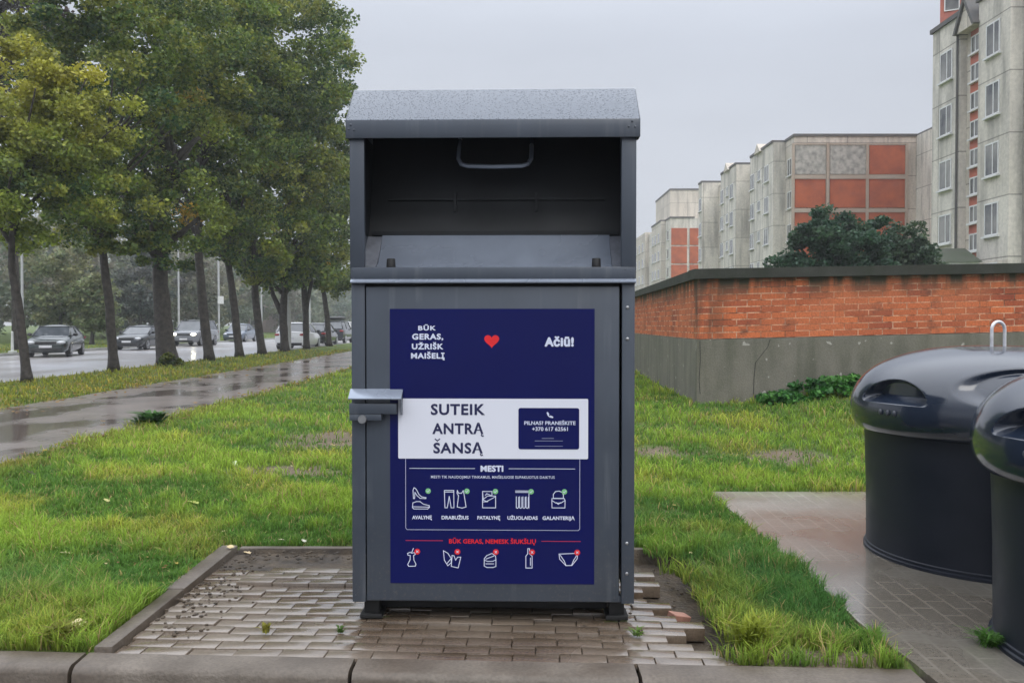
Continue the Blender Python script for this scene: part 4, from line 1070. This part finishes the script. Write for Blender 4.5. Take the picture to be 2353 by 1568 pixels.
# pink-brown building glimpsed between the trunks and a pale one at the end
for (u0, u1, v0, y, m, lab) in ((566, 602, 560, 150, mat('pink brown render', (.36, .27, .24), (.28, .22, .2), .4, (.8, .8)), 'pinkish apartment block glimpsed between the trunks down the road'),
                             (712, 800, 640, 260, mat('pale render', (.45, .43, .4), (.4, .38, .36), .4, (.8, .8)), 'pale low building at the far end of the road')):
    a, b = at(u0, v0, y), at(u1, v0, y); r = empty('distant_building', (a.x, y, 0), 0, lab, 'building')
    bm = bmesh.new(); box(bm, 0, b.x-a.x, 0, 10, 0, a.z); obj('wall', bm, m, r)
    bm = bmesh.new(); box(bm, -.2, b.x-a.x+.2, -.2, 10.2, a.z, a.z+.3); obj('roof', bm, Mroofd, r)
    for kz in range(int(a.z/3)):
        for kx in range(max(1, int((b.x-a.x)/3))):
            window_y(r, -.02, .6+kx*3, 2.0+kx*3, 1.2+3*kz, 2.6+3*kz)

# ---------------------------------------------------------------- street lamps and posts
Mpole = mat('galvanised pole', (.50, .51, .52), (.42, .43, .44), 3, (.45, .55), metal=.2, coord='World')
def lamp(u, y, r0, h, lab, arm=1.6):
    x = (u-CX)*y/F; r = empty('street_lamp', (x, y, 0), 0, lab, 'street lamp', 'street lamps along the road')
    bm = bmesh.new(); tube(bm, [(0, 0, 0), (0, 0, .6), (0, 0, .62), (0, 0, h)], [r0*1.4, r0*1.4, r0, r0*.6], 10); obj('pole', bm, Mpole, r, smooth=True)
    bm = bmesh.new(); tube(bm, [(0, 0, h-.05), (.25, 0, h+.25), (arm, 0, h+.4)], [r0*.55, r0*.5, r0*.45], 8); obj('arm', bm, Mpole, r, smooth='all')
    bm = bmesh.new(); sph(bm, (arm+.3, 0, h+.4), .34, (1, .45, .3)); obj('lamp_head', bm, Mpole, r, smooth='all')
lamp(52, 43.4, .07, 9, 'pale street lamp pole behind the leaning tree at the left edge')
lamp(411, 66, .085, 9.5, 'pale street lamp pole right of the thickest trunk')
lamp(601, 87, .10, 9.5, 'pale street lamp pole behind the tree with the knotted trunk')
lamp(712, 118, .12, 9.5, 'farthest street lamp pole above the dark parked cars')
y = 73.5; x = (503-CX)*y/F
r = empty('sign_post', (x, y, 0), 0, 'slim road sign pole with a small white plate above the misty blue-grey car', 'sign post')
bm = bmesh.new(); tube(bm, [(0, 0, 0), (0, 0, 9)], .09, 8); obj('pole', bm, Mpole, r, smooth=True)
bm = bmesh.new(); box(bm, -.02, .46, -.14, -.1, 3.1, 3.75, .01); obj('sign_plate', bm, mat('white sign', (.75, .75, .75)), r)
y = 47.2; x = (662-CX)*y/F
r = empty('concrete_pole', (x, y, 0), 0, 'pale grey concrete pole with clamp rings in front of the white hatchback', 'utility pole')
bm = bmesh.new(); tube(bm, [(0, 0, 0), (0, 0, 8.5)], [.17, .11], 12); obj('pole', bm, mat('pale concrete', (.42, .42, .41), (.34, .34, .33), 3), r, smooth=True)
bm = bmesh.new()
for z in (2.6, 2.8, 3.05, 3.25): tube(bm, [(0, 0, z), (0, 0, z+.07)], .21, 12)
obj('clamp_ring', bm, Mpole, r, smooth=True)
y = 41.5; x = (28-CX)*y/F
r = empty('marker_post', (x, y, 0), 0, 'short white marker post on the far verge at the left edge', 'post')
bm = bmesh.new(); tube(bm, [(0, 0, 0), (0, 0, 1.0)], [.07, .05], 10); sph(bm, (0, 0, 1.0), .05)
obj('post', bm, mat('white plastic', (.6, .62, .6)), r, smooth=True)
bm = bmesh.new(); box(bm, -.14, .14, -.14, .14, 0, .12, .02); obj('post_base', bm, mat('pale base', (.5, .52, .48)), r)

# ---------------------------------------------------------------- cars
Mtyre = mat('tyre rubber', (.02, .02, .021), (.03, .03, .03), 6, (.6, .7))
Mrim = mat('alloy rim', (.45, .46, .48), (.35, .36, .38), 10, (.25, .35), metal=.7)
Mcg = mat('car glass', (.06, .07, .08), (.09, .10, .115), 2, (.04, .07), spec=.9)
Mplate = mat('number plate', (.65, .66, .68), (.6, .6, .62), 8, (.4, .5))
Mhl = mat('headlight glass', (.55, .57, .6), (.45, .47, .5), 8, (.08, .15), spec=.9, coat=.5)
Mtl = mat('tail light', (.22, .012, .012), (.3, .02, .02), 8, (.15, .2))
Mtrim = mat('black car trim', (.02, .02, .022), (.03, .03, .03), 6, (.4, .5))
def m_emit():
    m, t, b = newmat('lit headlight'); b.inputs['Base Color'].default_value = (1, .95, .8, 1)
    b.inputs['Emission Color'].default_value = (1, .93, .68, 1); b.inputs['Emission Strength'].default_value = 30; return m
Mlit = m_emit()
def car(name, x, y, rz, label, paint, kind='saloon', L_=4.5, Wd=1.76, Hh=1.45, lit=False, roofbox=False, group='cars on the road'):
    r = empty(name, (x, y, -.10 if group == 'cars on the road' else -.10), rz, label, 'car', group)
    hw_ = Wd/2; f, b = -L_/2, L_/2
    # belt line height and hood shape by station (y, halfwidth, top z, bottom z)
    if kind == 'saloon': st = [(f, .80, .58, .30), (f+.08, .90, .70, .22), (f+.35, .97, .80, .20), (f+1.0, 1, .91, .20), (f+1.35, 1, .96, .20), (0, 1, .98, .20), (b-1.0, 1, 1.02, .20), (b-.35, .98, 1.02, .22), (b-.06, .92, .94, .26), (b, .82, .80, .32)]
    elif kind == 'hatch': st = [(f, .80, .60, .30), (f+.08, .90, .72, .22), (f+.35, .97, .84, .20), (f+.95, 1, .95, .20), (f+1.25, 1, 1.0, .20), (0, 1, 1.02, .20), (b-1.0, 1, 1.06, .20), (b-.35, .99, 1.08, .22), (b-.05, .94, 1.0, .26), (b, .86, .78, .32)]
    else: st = [(f, .84, .72, .36), (f+.07, .92, .90, .28), (f+.3, .98, 1.0, .26), (f+.9, 1, 1.08, .26), (f+1.2, 1, 1.12, .26), (0, 1, 1.14, .26), (b-1.0, 1, 1.16, .26), (b-.3, .99, 1.16, .28), (b-.04, .95, 1.08, .32), (b, .88, .85, .38)]
    bm = bmesh.new(); rings = []
    for (yy, wf, zt, zb__) in st:
        w = hw_*wf; m_ = (zb__+zt)/2
        half = [(0, zb__), (w*.86, zb__), (w*.985, zb__+.14), (w, m_), (w*.985, zt-.10), (w*.93, zt-.025), (w*.80, zt+.01), (0, zt+.035)]
        ring = [bm.verts.new((a, yy, z)) for a, z in half] + [bm.verts.new((-a, yy, z)) for a, z in half[1:-1][::-1]]
        rings.append(ring)
    for r0, r1 in zip(rings, rings[1:]):
        n = len(r0)
        for k in range(n): bm.faces.new([r0[k], r0[(k+1) % n], r1[(k+1) % n], r1[k]])
    bm.faces.new(rings[0][::-1]); bm.faces.new(rings[-1])
    bmesh.ops.recalc_face_normals(bm, faces=bm.faces[:])
    obj('body', bm, paint, r, smooth=True)
    bz_ = {'saloon': (f+1.15, f+2.0, b-1.55, b-.62), 'hatch': (f+1.05, f+1.85, b-.75, b-.18), 'suv': (f+.95, f+1.6, b-.55, b-.12)}[kind]
    z0 = {'saloon': .95, 'hatch': 1.0, 'suv': 1.10}[kind]
    wb, wt = hw_*.90, hw_*.70
    bm = bmesh.new()
    lo = [(-wb, bz_[0], z0), (wb, bz_[0], z0), (wb, bz_[3], z0+.05), (-wb, bz_[3], z0+.05)]
    mid = [(-wt-.02, bz_[1]-.08, Hh-.09), (wt+.02, bz_[1]-.08, Hh-.09), (wt+.02, bz_[2]+.08, Hh-.09), (-wt-.02, bz_[2]+.08, Hh-.09)]
    lv = [bm.verts.new(p) for p in lo]; mv = [bm.verts.new(p) for p in mid]
    for k in range(4): bm.faces.new([lv[k], lv[(k+1) % 4], mv[(k+1) % 4], mv[k]])
    bm.faces.new(mv); bm.faces.new(lv[::-1])
    bmesh.ops.recalc_face_normals(bm, faces=bm.faces[:])
    obj('windows', bm, Mcg, r)
    bm = bmesh.new(); n = 8; prev = None      # roof panel, gently domed
    for i in range(n+1):
        yy = bz_[1]-.12 + (bz_[2]-bz_[1]+.24)*i/n; e_ = 1-abs(2*i/n-1)**3
        cur = [bm.verts.new((xx*(wt+.03), yy, Hh-.085+.085*e_*(1-abs(xx)**3)+.01)) for xx in np.linspace(-1, 1, 9)]
        if prev:
            for k in range(8): bm.faces.new([prev[k], prev[k+1], cur[k+1], cur[k]])
        prev = cur
    obj('roof', bm, paint, r, smooth='all')
    for s in (-1, 1):
        bm = bmesh.new()
        for a, c in ((lv_, mv_) for lv_, mv_ in ((lo[0 if s < 0 else 1], mid[0 if s < 0 else 1]), (lo[3 if s < 0 else 2], mid[3 if s < 0 else 2]))):
            tube(bm, [a, c], [.045, .035], 6)
        yb = (bz_[0]+bz_[3])/2+.15; tube(bm, [(s*wb, yb, z0+.02), (s*(wt+.02), yb, Hh-.08)], [.04, .035], 6)
        for yy in (-.15,): tube(bm, [(s*(wt+.02), mid[0][1], Hh-.085), (s*(wt+.02), mid[2][1], Hh-.085)], .04, 6)
        obj('pillars', bm, paint, r, smooth='all')
    rw_ = .315 if kind != 'suv' else .36
    for yy in (f+.85, b-.85):
        for s in (-1, 1):
            bm = bmesh.new(); xo = s*(hw_-.20); xe = s*(hw_+.012)
            tube(bm, [(xo, yy, rw_), (xo+s*.02, yy, rw_), (xe-s*.02, yy, rw_), (xe, yy, rw_)], [rw_*.94, rw_, rw_, rw_*.95], 24)
            wv = obj('wheel', bm, Mtyre, r, smooth=True)
            bm = bmesh.new()
            for k in range(7):
                a = 2*PI*k/7; tube(bm, [(xe+s*.006, yy, rw_), (xe+s*.006, yy+math.cos(a)*rw_*.62, rw_+math.sin(a)*rw_*.62)], .024, 5)
            tube(bm, [(xe-s*.005, yy+math.cos(a)*rw_*.66, rw_+math.sin(a)*rw_*.66) for a in np.linspace(0, 2*PI, 25)], .02, 5)
            obj('rim', bm, Mrim, wv)
    hz_ = {'saloon': .66, 'hatch': .70, 'suv': .80}[kind]
    for s in (-1, 1):
        bm = bmesh.new(); sph(bm, (s*hw_*.70, f+.10, hz_), .19, (1.0, .75, .42), 12, 8); obj('headlight', bm, Mlit if lit else Mhl, r, smooth='all')
        bm = bmesh.new(); sph(bm, (s*hw_*.80, b-.07, hz_+.17), .18, (.95, .6, .45), 12, 8); obj('tail_light', bm, Mtl, r, smooth='all')
        bm = bmesh.new(); sph(bm, (s*(hw_+.08), bz_[0]+.30, z0+.06), .11, (1.0, .6, .75), 10, 6); tube(bm, [(s*(hw_*.9), bz_[0]+.33, z0), (s*(hw_+.03), bz_[0]+.32, z0+.05)], .03, 6); obj('wing_mirror', bm, Mtrim, r, smooth='all')
    bm = bmesh.new(); box(bm, -.42, .42, f-.012, f+.05, hz_-.08, hz_+.04, .01); box(bm, -.62, .62, f-.014, f+.05, .28, .40, .01); obj('grille', bm, Mtrim, r)
    bm = bmesh.new(); box(bm, -.26, .26, f-.03, f-.016, .43, .54, .003); obj('number_plate', bm, Mplate, r)
    bm = bmesh.new(); box(bm, -.26, .26, b+.002, b+.02, .62, .73, .003); obj('number_plate', bm, Mplate, r)
    bm = bmesh.new(); box(bm, -.72, .72, b-.05, b+.015, .24, .40, .01); obj('rear_bumper', bm, Mtrim, r)
    if roofbox:
        bm = bmesh.new(); b2 = bmesh.new(); bmesh.ops.create_uvsphere(b2, u_segments=16, v_segments=10, radius=1)
        for v in b2.verts: v.co = Vector((np.sign(v.co.x)*abs(v.co.x)**.5*.62, np.sign(v.co.y)*abs(v.co.y)**.6*1.05+.1, Hh+.19+np.sign(v.co.z)*abs(v.co.z)**.6*.15))
        merge(bm, b2); obj('roof_box', bm, Mtrim, r, smooth='all')
    return r
def paintm(n, c, r=.18): return mat(n, c, tuple(x*.9 for x in c), 1.5, (r, r+.06), coat=.6, spec=.6)
car('car', -21.45, 41.0, .28, 'dark green saloon car driving towards us on the far lane, the leftmost', paintm('dark green paint', (.018, .030, .030)), 'saloon', Hh=1.46)
car('car', -22.05, 52.0, 0, 'dark grey saloon car between the second slim trunk and the thickest trunk', paintm('dark grey paint', (.030, .036, .042)), 'saloon', Hh=1.44)
car('car', -22.15, 60.9, 0, 'tall car with both headlights lit, shining on the wet road', paintm('silver grey paint', (.16, .17, .19)), 'suv', Hh=1.80, Wd=1.85, lit=True)
car('car', -23.4, 75.0, 0, 'small blue-grey car half lost in spray behind the car with lit headlights', paintm('blue grey paint', (.10, .13, .18)), 'saloon', Hh=1.56)
pg = 'cars parked by the verge'
car('parked_car', -12.98, 53.0, PI, 'white hatchback parked by the verge seen from behind', paintm('white paint', (.85, .85, .86)), 'hatch', Hh=1.60, Wd=1.82, group=pg)
car('parked_car', -13.15, 59.6, PI, 'black hatchback parked right in front of the white one', paintm('black paint', (.022, .022, .028)), 'hatch', Hh=1.58, group=pg)
car('parked_car', -13.7, 68.3, PI, 'dark tall car carrying a black roof box', paintm('dark blue paint', (.03, .034, .045)), 'suv', Hh=1.76, Wd=1.85, roofbox=True, group=pg)
car('parked_car', -15.6, 82, PI, 'pale van-like car farthest off beside the container edge', paintm('cream paint', (.62, .62, .60)), 'suv', Hh=1.75, group=pg)

# ---------------------------------------------------------------- grass
def blades(name, n, d0, d1, gen, seed, hbase, wbase, label):
    rng = np.random.default_rng(seed)
    u = rng.uniform(0, 1, n); y = 1/(1/d0 - u*(1/d0-1/d1)); x = rng.uniform(-.72, .72, n)*y
    keep = gen(x, y); keep &= rng.uniform(0, 1, n) < bare(x, y); x, y = x[keep], y[keep]; n = len(x)
    big = vnoise(x, y, .35, 11); mid = vnoise(x, y, 1.1, 12); sm = vnoise(x, y, 4, 13)
    lushL = np.exp(-(((x+2.9)/1.0)**2+((y-4.3)/.55)**2)); lushR = np.exp(-(((x-1.35)/.45)**2+((y-4.6)/.9)**2)) + .8*np.exp(-(((x-.7)/.4)**2+((y-6.2)/.6)**2))
    near_path = np.exp(-((x+4.9)/.35)**2)*(y > 7)
    lush = np.clip(lushL+lushR, 0, 1)
    sc_ = np.clip(y/4.0, 1, 9)
    h = hbase*(1+.5*mid+.25*big+.5*sm+.7*lush)*rng.uniform(.45, 1.35, n)*np.clip(sc_**.25, 1, 1.6); h = np.clip(h, .02, .16)
    w = wbase*rng.uniform(.6, 1.4, n)*sc_**.85
    a = rng.uniform(0, 2*PI, n); lean = rng.uniform(.05, .9, n); az = rng.uniform(0, 2*PI, n)
    z = hgt(x, y); z = np.where(x < -8.3, z, z)
    B = np.stack([x, y, z-.004], 1); dw = np.stack([np.cos(a), np.sin(a), 0*a], 1)*w[:, None]/2
    ld = np.stack([np.cos(az), np.sin(az), 0*az], 1)*(h*lean)[:, None]; up = np.zeros((n, 3)); up[:, 2] = h
    M1 = B + ld*.28 + up*.55; T_ = B + ld + up*(1-.25*lean[:, None])
    V = np.stack([B-dw, B+dw, M1-dw*.8, M1+dw*.8, T_-dw*.15, T_+dw*.15], 1).reshape(-1, 3)
    i = np.arange(n)*6; Fq = np.concatenate([np.stack([i, i+1, i+3, i+2], 1), np.stack([i+2, i+3, i+5, i+4], 1)])
    green = np.array([.105, .215, .040]); bright = np.array([.265, .385, .052]); yel = np.array([.52, .44, .085]); dark = np.array([.048, .145, .046]); straw = np.array([.50, .38, .17])
    t = np.clip(.42+.9*big+.7*mid+.8*sm, 0, 1)[:, None]; c = green*(1-t)+bright*t
    l = (lush*.75)[:, None]; c = c*(1-l)+dark*1.15*l
    ymask = np.clip(vnoise(x, y, .8, 21)*1.2-.15, 0, .65)[:, None]*rng.uniform(0, 1, (n, 1)); ymask = ymask*(1-l); c = c*(1-ymask)+yel*ymask
    pm = near_path[:, None]*.7*rng.uniform(0, 1, (n, 1)); c = c*(1-pm)+np.array([.22, .14, .05])*pm
    far = ((x < -8.0))[:, None]; c = np.where(far, c*np.array([1.15, .82, .8]), c)
    s_ = (rng.uniform(size=n) < .05+.06*(mid > .3))[:, None]; c = np.where(s_, straw*.8, c)
    c = c*rng.uniform(.6, 1.35, (n, 1))
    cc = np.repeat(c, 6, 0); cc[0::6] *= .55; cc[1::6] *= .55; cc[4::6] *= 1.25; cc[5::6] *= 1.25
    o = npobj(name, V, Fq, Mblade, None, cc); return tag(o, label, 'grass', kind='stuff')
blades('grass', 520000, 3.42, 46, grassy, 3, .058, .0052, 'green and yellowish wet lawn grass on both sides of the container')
# far verge grass
def fargen(x, y): return (x < -23.85) & (x > -34)
blades('verge_grass', 60000, 34, 120, fargen, 4, .07, .0042, 'rough grass on the far verge beyond the road')

# broad-leaved plants at the foot of the wall
PAL_N = np.array([(.035, .13, .028), (.055, .18, .035), (.09, .23, .05), (.03, .09, .03)])
for k, (x, y, rx, h, lab) in enumerate(((4.6, 11.6, .80, .13, 'dark green broad-leaved weeds along the wall, nearest the waste bin lid'), (3.65, 11.7, .35, .05, 'lower patch of dark weeds along the wall base left of the bigger one'))):
    z = float(hgt(x, y)); r = empty('weed_patch', (x, y, z), 0, lab, 'plant', 'weeds at the foot of the brick wall')
    crown(r, [((0, 0, h*.6), (rx, .35, h), 60, 3200, .10, .0)], .075, np.random.default_rng(90+k), PAL_N, name='foliage')
def tuft(name, x, y, z, n, h, sp, col, label, group=None, w=.006):
    rng = np.random.default_rng(int(abs(x*1000)+abs(y*100))); a = rng.uniform(0, 2*PI, n); hh = h*rng.uniform(.5, 1.1, n); l = rng.uniform(.3, 1.3, n)*sp
    B = np.stack([rng.normal(0, sp*.2, n), rng.normal(0, sp*.2, n), np.zeros(n)], 1); d = np.stack([np.cos(a), np.sin(a), 0*a], 1); p = np.stack([-np.sin(a), np.cos(a), 0*a], 1)*w
    up = np.zeros((n, 3)); up[:, 2] = hh; M1 = B+d*(l*.4)[:, None]+up*.7; T_ = B+d*l[:, None]+up*.8
    V = np.stack([B-p*.5, B+p*.5, M1-p*.9, M1+p*.9, T_-p*.1, T_+p*.1], 1).reshape(-1, 3); i = np.arange(n)*6
    Fq = np.concatenate([np.stack([i, i+1, i+3, i+2], 1), np.stack([i+2, i+3, i+5, i+4], 1)])
    o = npobj(name, V, Fq, Mblade, None, np.repeat(np.array(col)*rng.uniform(.7, 1.3, (n, 1)), 6, 0)); o.location = (x, y, z); return tag(o, label, 'weed', group)
p = at(335, 975, 12); tuft('weed_clump', -4.95, 11.9, 0, 160, .22, .28, (.07, .16, .04), 'dark leafy weed clump at the lawn edge beside the path', w=.03)
tuft('paving_weed', -1.10, 3.86, -.004, 22, .05, .035, (.20, .19, .03), 'yellowish weed tuft in a paving joint, the leftmost one', 'weeds in the paving joints')
tuft('paving_weed', -.765, 3.86, -.004, 16, .035, .03, (.07, .13, .03), 'small green weed in a paving joint just left of the container foot', 'weeds in the paving joints')
tuft('paving_weed', .555, 3.82, -.004, 20, .035, .045, (.12, .20, .04), 'pale green weed in a paving joint right of the container foot', 'weeds in the paving joints')
tuft('tall_grass_tuft', -1.93, 3.72, 0, 60, .11, .10, (.16, .17, .03), 'yellowish broad grass tuft by the kerb at the left of the edging stone', w=.009)
tuft('tall_grass_tuft', 1.0, 3.62, 0, 150, .17, .11, (.22, .26, .03), 'bright yellow-green tall tuft at the broken paving corner near the kerb', w=.006)

tuft('grass_at_bin', 2.02, 3.66, .014, 90, .07, .09, (.09, .20, .04), 'small grass tuft at the foot of the nearest waste bin', w=.006)
# fallen leaves and litter
def leaf(x, y, s, rz, tilt, col, label, rough=.4):
    bm = bmesh.new(); pts = [(0, -.5), (.18, -.38), (.42, -.30), (.30, -.12), (.5, .08), (.26, .12), (.24, .34), (.0, .55), (-.24, .34), (-.26, .12), (-.5, .08), (-.30, -.12), (-.42, -.30), (-.18, -.38)]
    c = bm.verts.new((0, 0, .0)); vs = [bm.verts.new((a*s, b*s, .12*s*(abs(a)*2)**2)) for a, b in pts]
    for i in range(len(vs)): bm.faces.new([c, vs[i], vs[(i+1) % len(vs)]])
    o = obj('fallen_leaf', bm, mat('leaf '+label[:10], col, tuple(k*.75 for k in col), 30, (rough, rough+.1), coord='Object'))
    o.location = (x, y, float(hgt(x, y))+(.035 if not (PX0 < x < .9 and y < PY1) else .004)); o.rotation_euler = (tilt, tilt*.6, rz)
    return tag(o, label, 'leaf', 'fallen leaves')
def G(u, v): r = ray(u, v); k = -CH/r.z; return (r.x*k, r.y*k)
for (u, v, s, rz, ti, col, lab) in (
    (542, 1073, .085, .4, .5, (.55, .62, .36), 'pale yellow-green leaf standing in the grass beside the bare patch left of the container'),
    (443, 1165, .10, 1.4, .2, (.38, .42, .08), 'flat yellow leaf lying in the middle of the left lawn'),
    (72, 1096, .10, 2.2, .7, (.62, .58, .45), 'whitish curled leaf at the far left near the path edge'),
    (245, 1160, .06, .9, .3, (.42, .40, .12), 'small yellow leaf left of the flat yellow leaf on the lawn'),
    (180, 1448, .07, .3, .3, (.60, .50, .26), 'cream leaf near the kerb at the bottom left'),
    (150, 1283, .07, 1.9, .2, (.42, .34, .18), 'buff leaf in the left lawn below the whitish curled one'),
    (530, 1268, .055, .2, .15, (.62, .48, .24), 'cream leaf at the back corner of the edging stone'),
    (568, 1270, .05, 1.2, .15, (.60, .46, .26), 'cream leaf on the paving behind, right of the corner one'),
    (648, 1252, .045, 2.0, .2, (.55, .50, .30), 'pale leaf on the soil strip behind the paving'),
    (698, 1254, .04, .7, .3, (.66, .64, .50), 'small whitish leaf on the soil strip close to the container side')):
    leaf(*G(u, v), s, rz, ti, col, lab)
# leaf litter along the verge: too many to count
rng = np.random.default_rng(77); n = 2600
x = np.concatenate([rng.normal(-8.5, .5, n//2), rng.uniform(-11.9, -8.2, n//4), rng.normal(-5.0, .18, n//4)]); y = rng.uniform(8, 55, len(x)); P = np.stack([x, y, .035+0*x+.01*rng.uniform(size=len(x))], 1)
V, Fq = leaf_quads(P, .09, rng); V[:, 2] = np.clip((V[:, 2]-.035)*.3+.04, .02, .07)
cols = np.array([(.30, .17, .035), (.36, .28, .05), (.20, .10, .04), (.12, .07, .035)])[rng.integers(0, 4, len(P))]
tag(npobj('leaf_litter', V, Fq, Mleaf, None, np.repeat(cols, 4, 0)), 'scattered autumn leaf litter along the path edges and verge', 'leaf litter', kind='stuff')
rng = np.random.default_rng(78); x = rng.uniform(-4.5, 2.6, 700); y = rng.uniform(3.8, 13, 700); k_ = grassy(x, y); x, y = x[k_], y[k_]
P = np.stack([x, y, hgt(x, y)+.03], 1); V, Fq = leaf_quads(P, .035, rng); zc = np.repeat(P[:, 2], 4); V[:, 2] = zc+(V[:, 2]-zc)*.35
cols = np.array([(.45, .36, .09), (.34, .24, .08), (.50, .44, .22), (.22, .13, .05)])[rng.integers(0, 4, len(P))]
tag(npobj('lawn_litter', V, Fq, Mleaf, None, np.repeat(cols, 4, 0)), 'tiny bits of fallen leaf scattered in the lawn', 'leaf litter', kind='stuff')
# brick shards
bm = bmesh.new(); box(bm, -.10, .10, -.035, .035, 0, .03, .004)
o = obj('brick_shard', bm, mat('red brick shard', (.45, .14, .08), (.35, .1, .06), 20)); o.location = (-.80, PY1-.06, -.015); o.rotation_euler = (0, .05, .1); tag(o, 'orange brick shard against the back edging left of the container', 'brick')
bm = bmesh.new(); box(bm, -.05, .05, -.03, .03, 0, .045, .004)
o = obj('brick_shard', bm, mat('pink brick shard', (.40, .2, .15), (.3, .15, .11), 20)); o.location = (.80, 4.18, -.07); o.rotation_euler = (.1, .25, .5); tag(o, 'pinkish brick shard in the hole of missing paving blocks', 'brick')
# crumbs of soil and gravel on the paving
rng = np.random.default_rng(8); bm = bmesh.new()
for k in range(420):
    q = rng.uniform(); 
    if q < .45: x, y = rng.normal(-1.55, .10), rng.uniform(3.8, 5.2)
    elif q < .75: x, y = rng.uniform(-1.6, -.7), rng.normal(5.16, .06)
    else: x, y = rng.normal(.85, .2), rng.uniform(3.7, 5.1)
    if x < PX0+.01 or y > PY1-.01 or y < kerb_y(x): continue
    s = rng.uniform(.003, .011); sph(bm, (x, y, -.004+s*.3 if x < .6 else -.065), s, (1.2, 1, .6), 6, 4)
tag(obj('soil_crumbs', bm, M_soil, smooth=True), 'crumbs of wet soil and grit scattered on the paving edges', 'gravel', kind='stuff')

# ---------------------------------------------------------------- rain haze
HAZE = .0010
bm = bmesh.new(); box(bm, -130, 70, -15, 380, -1.7, 32)
m = bpy.data.materials.new('rain haze'); m.use_nodes = True; t = m.node_tree; t.nodes.clear()
o_ = N(t, 'ShaderNodeOutputMaterial'); pv = N(t, 'ShaderNodeVolumePrincipled'); pv.inputs['Density'].default_value = HAZE
pv.inputs['Color'].default_value = (.90, .93, .97, 1); t.links.new(pv.outputs[0], o_.inputs['Volume'])
tag(obj('haze', bm, m), 'thin rain haze over the road and far trees', 'haze', kind='stuff')
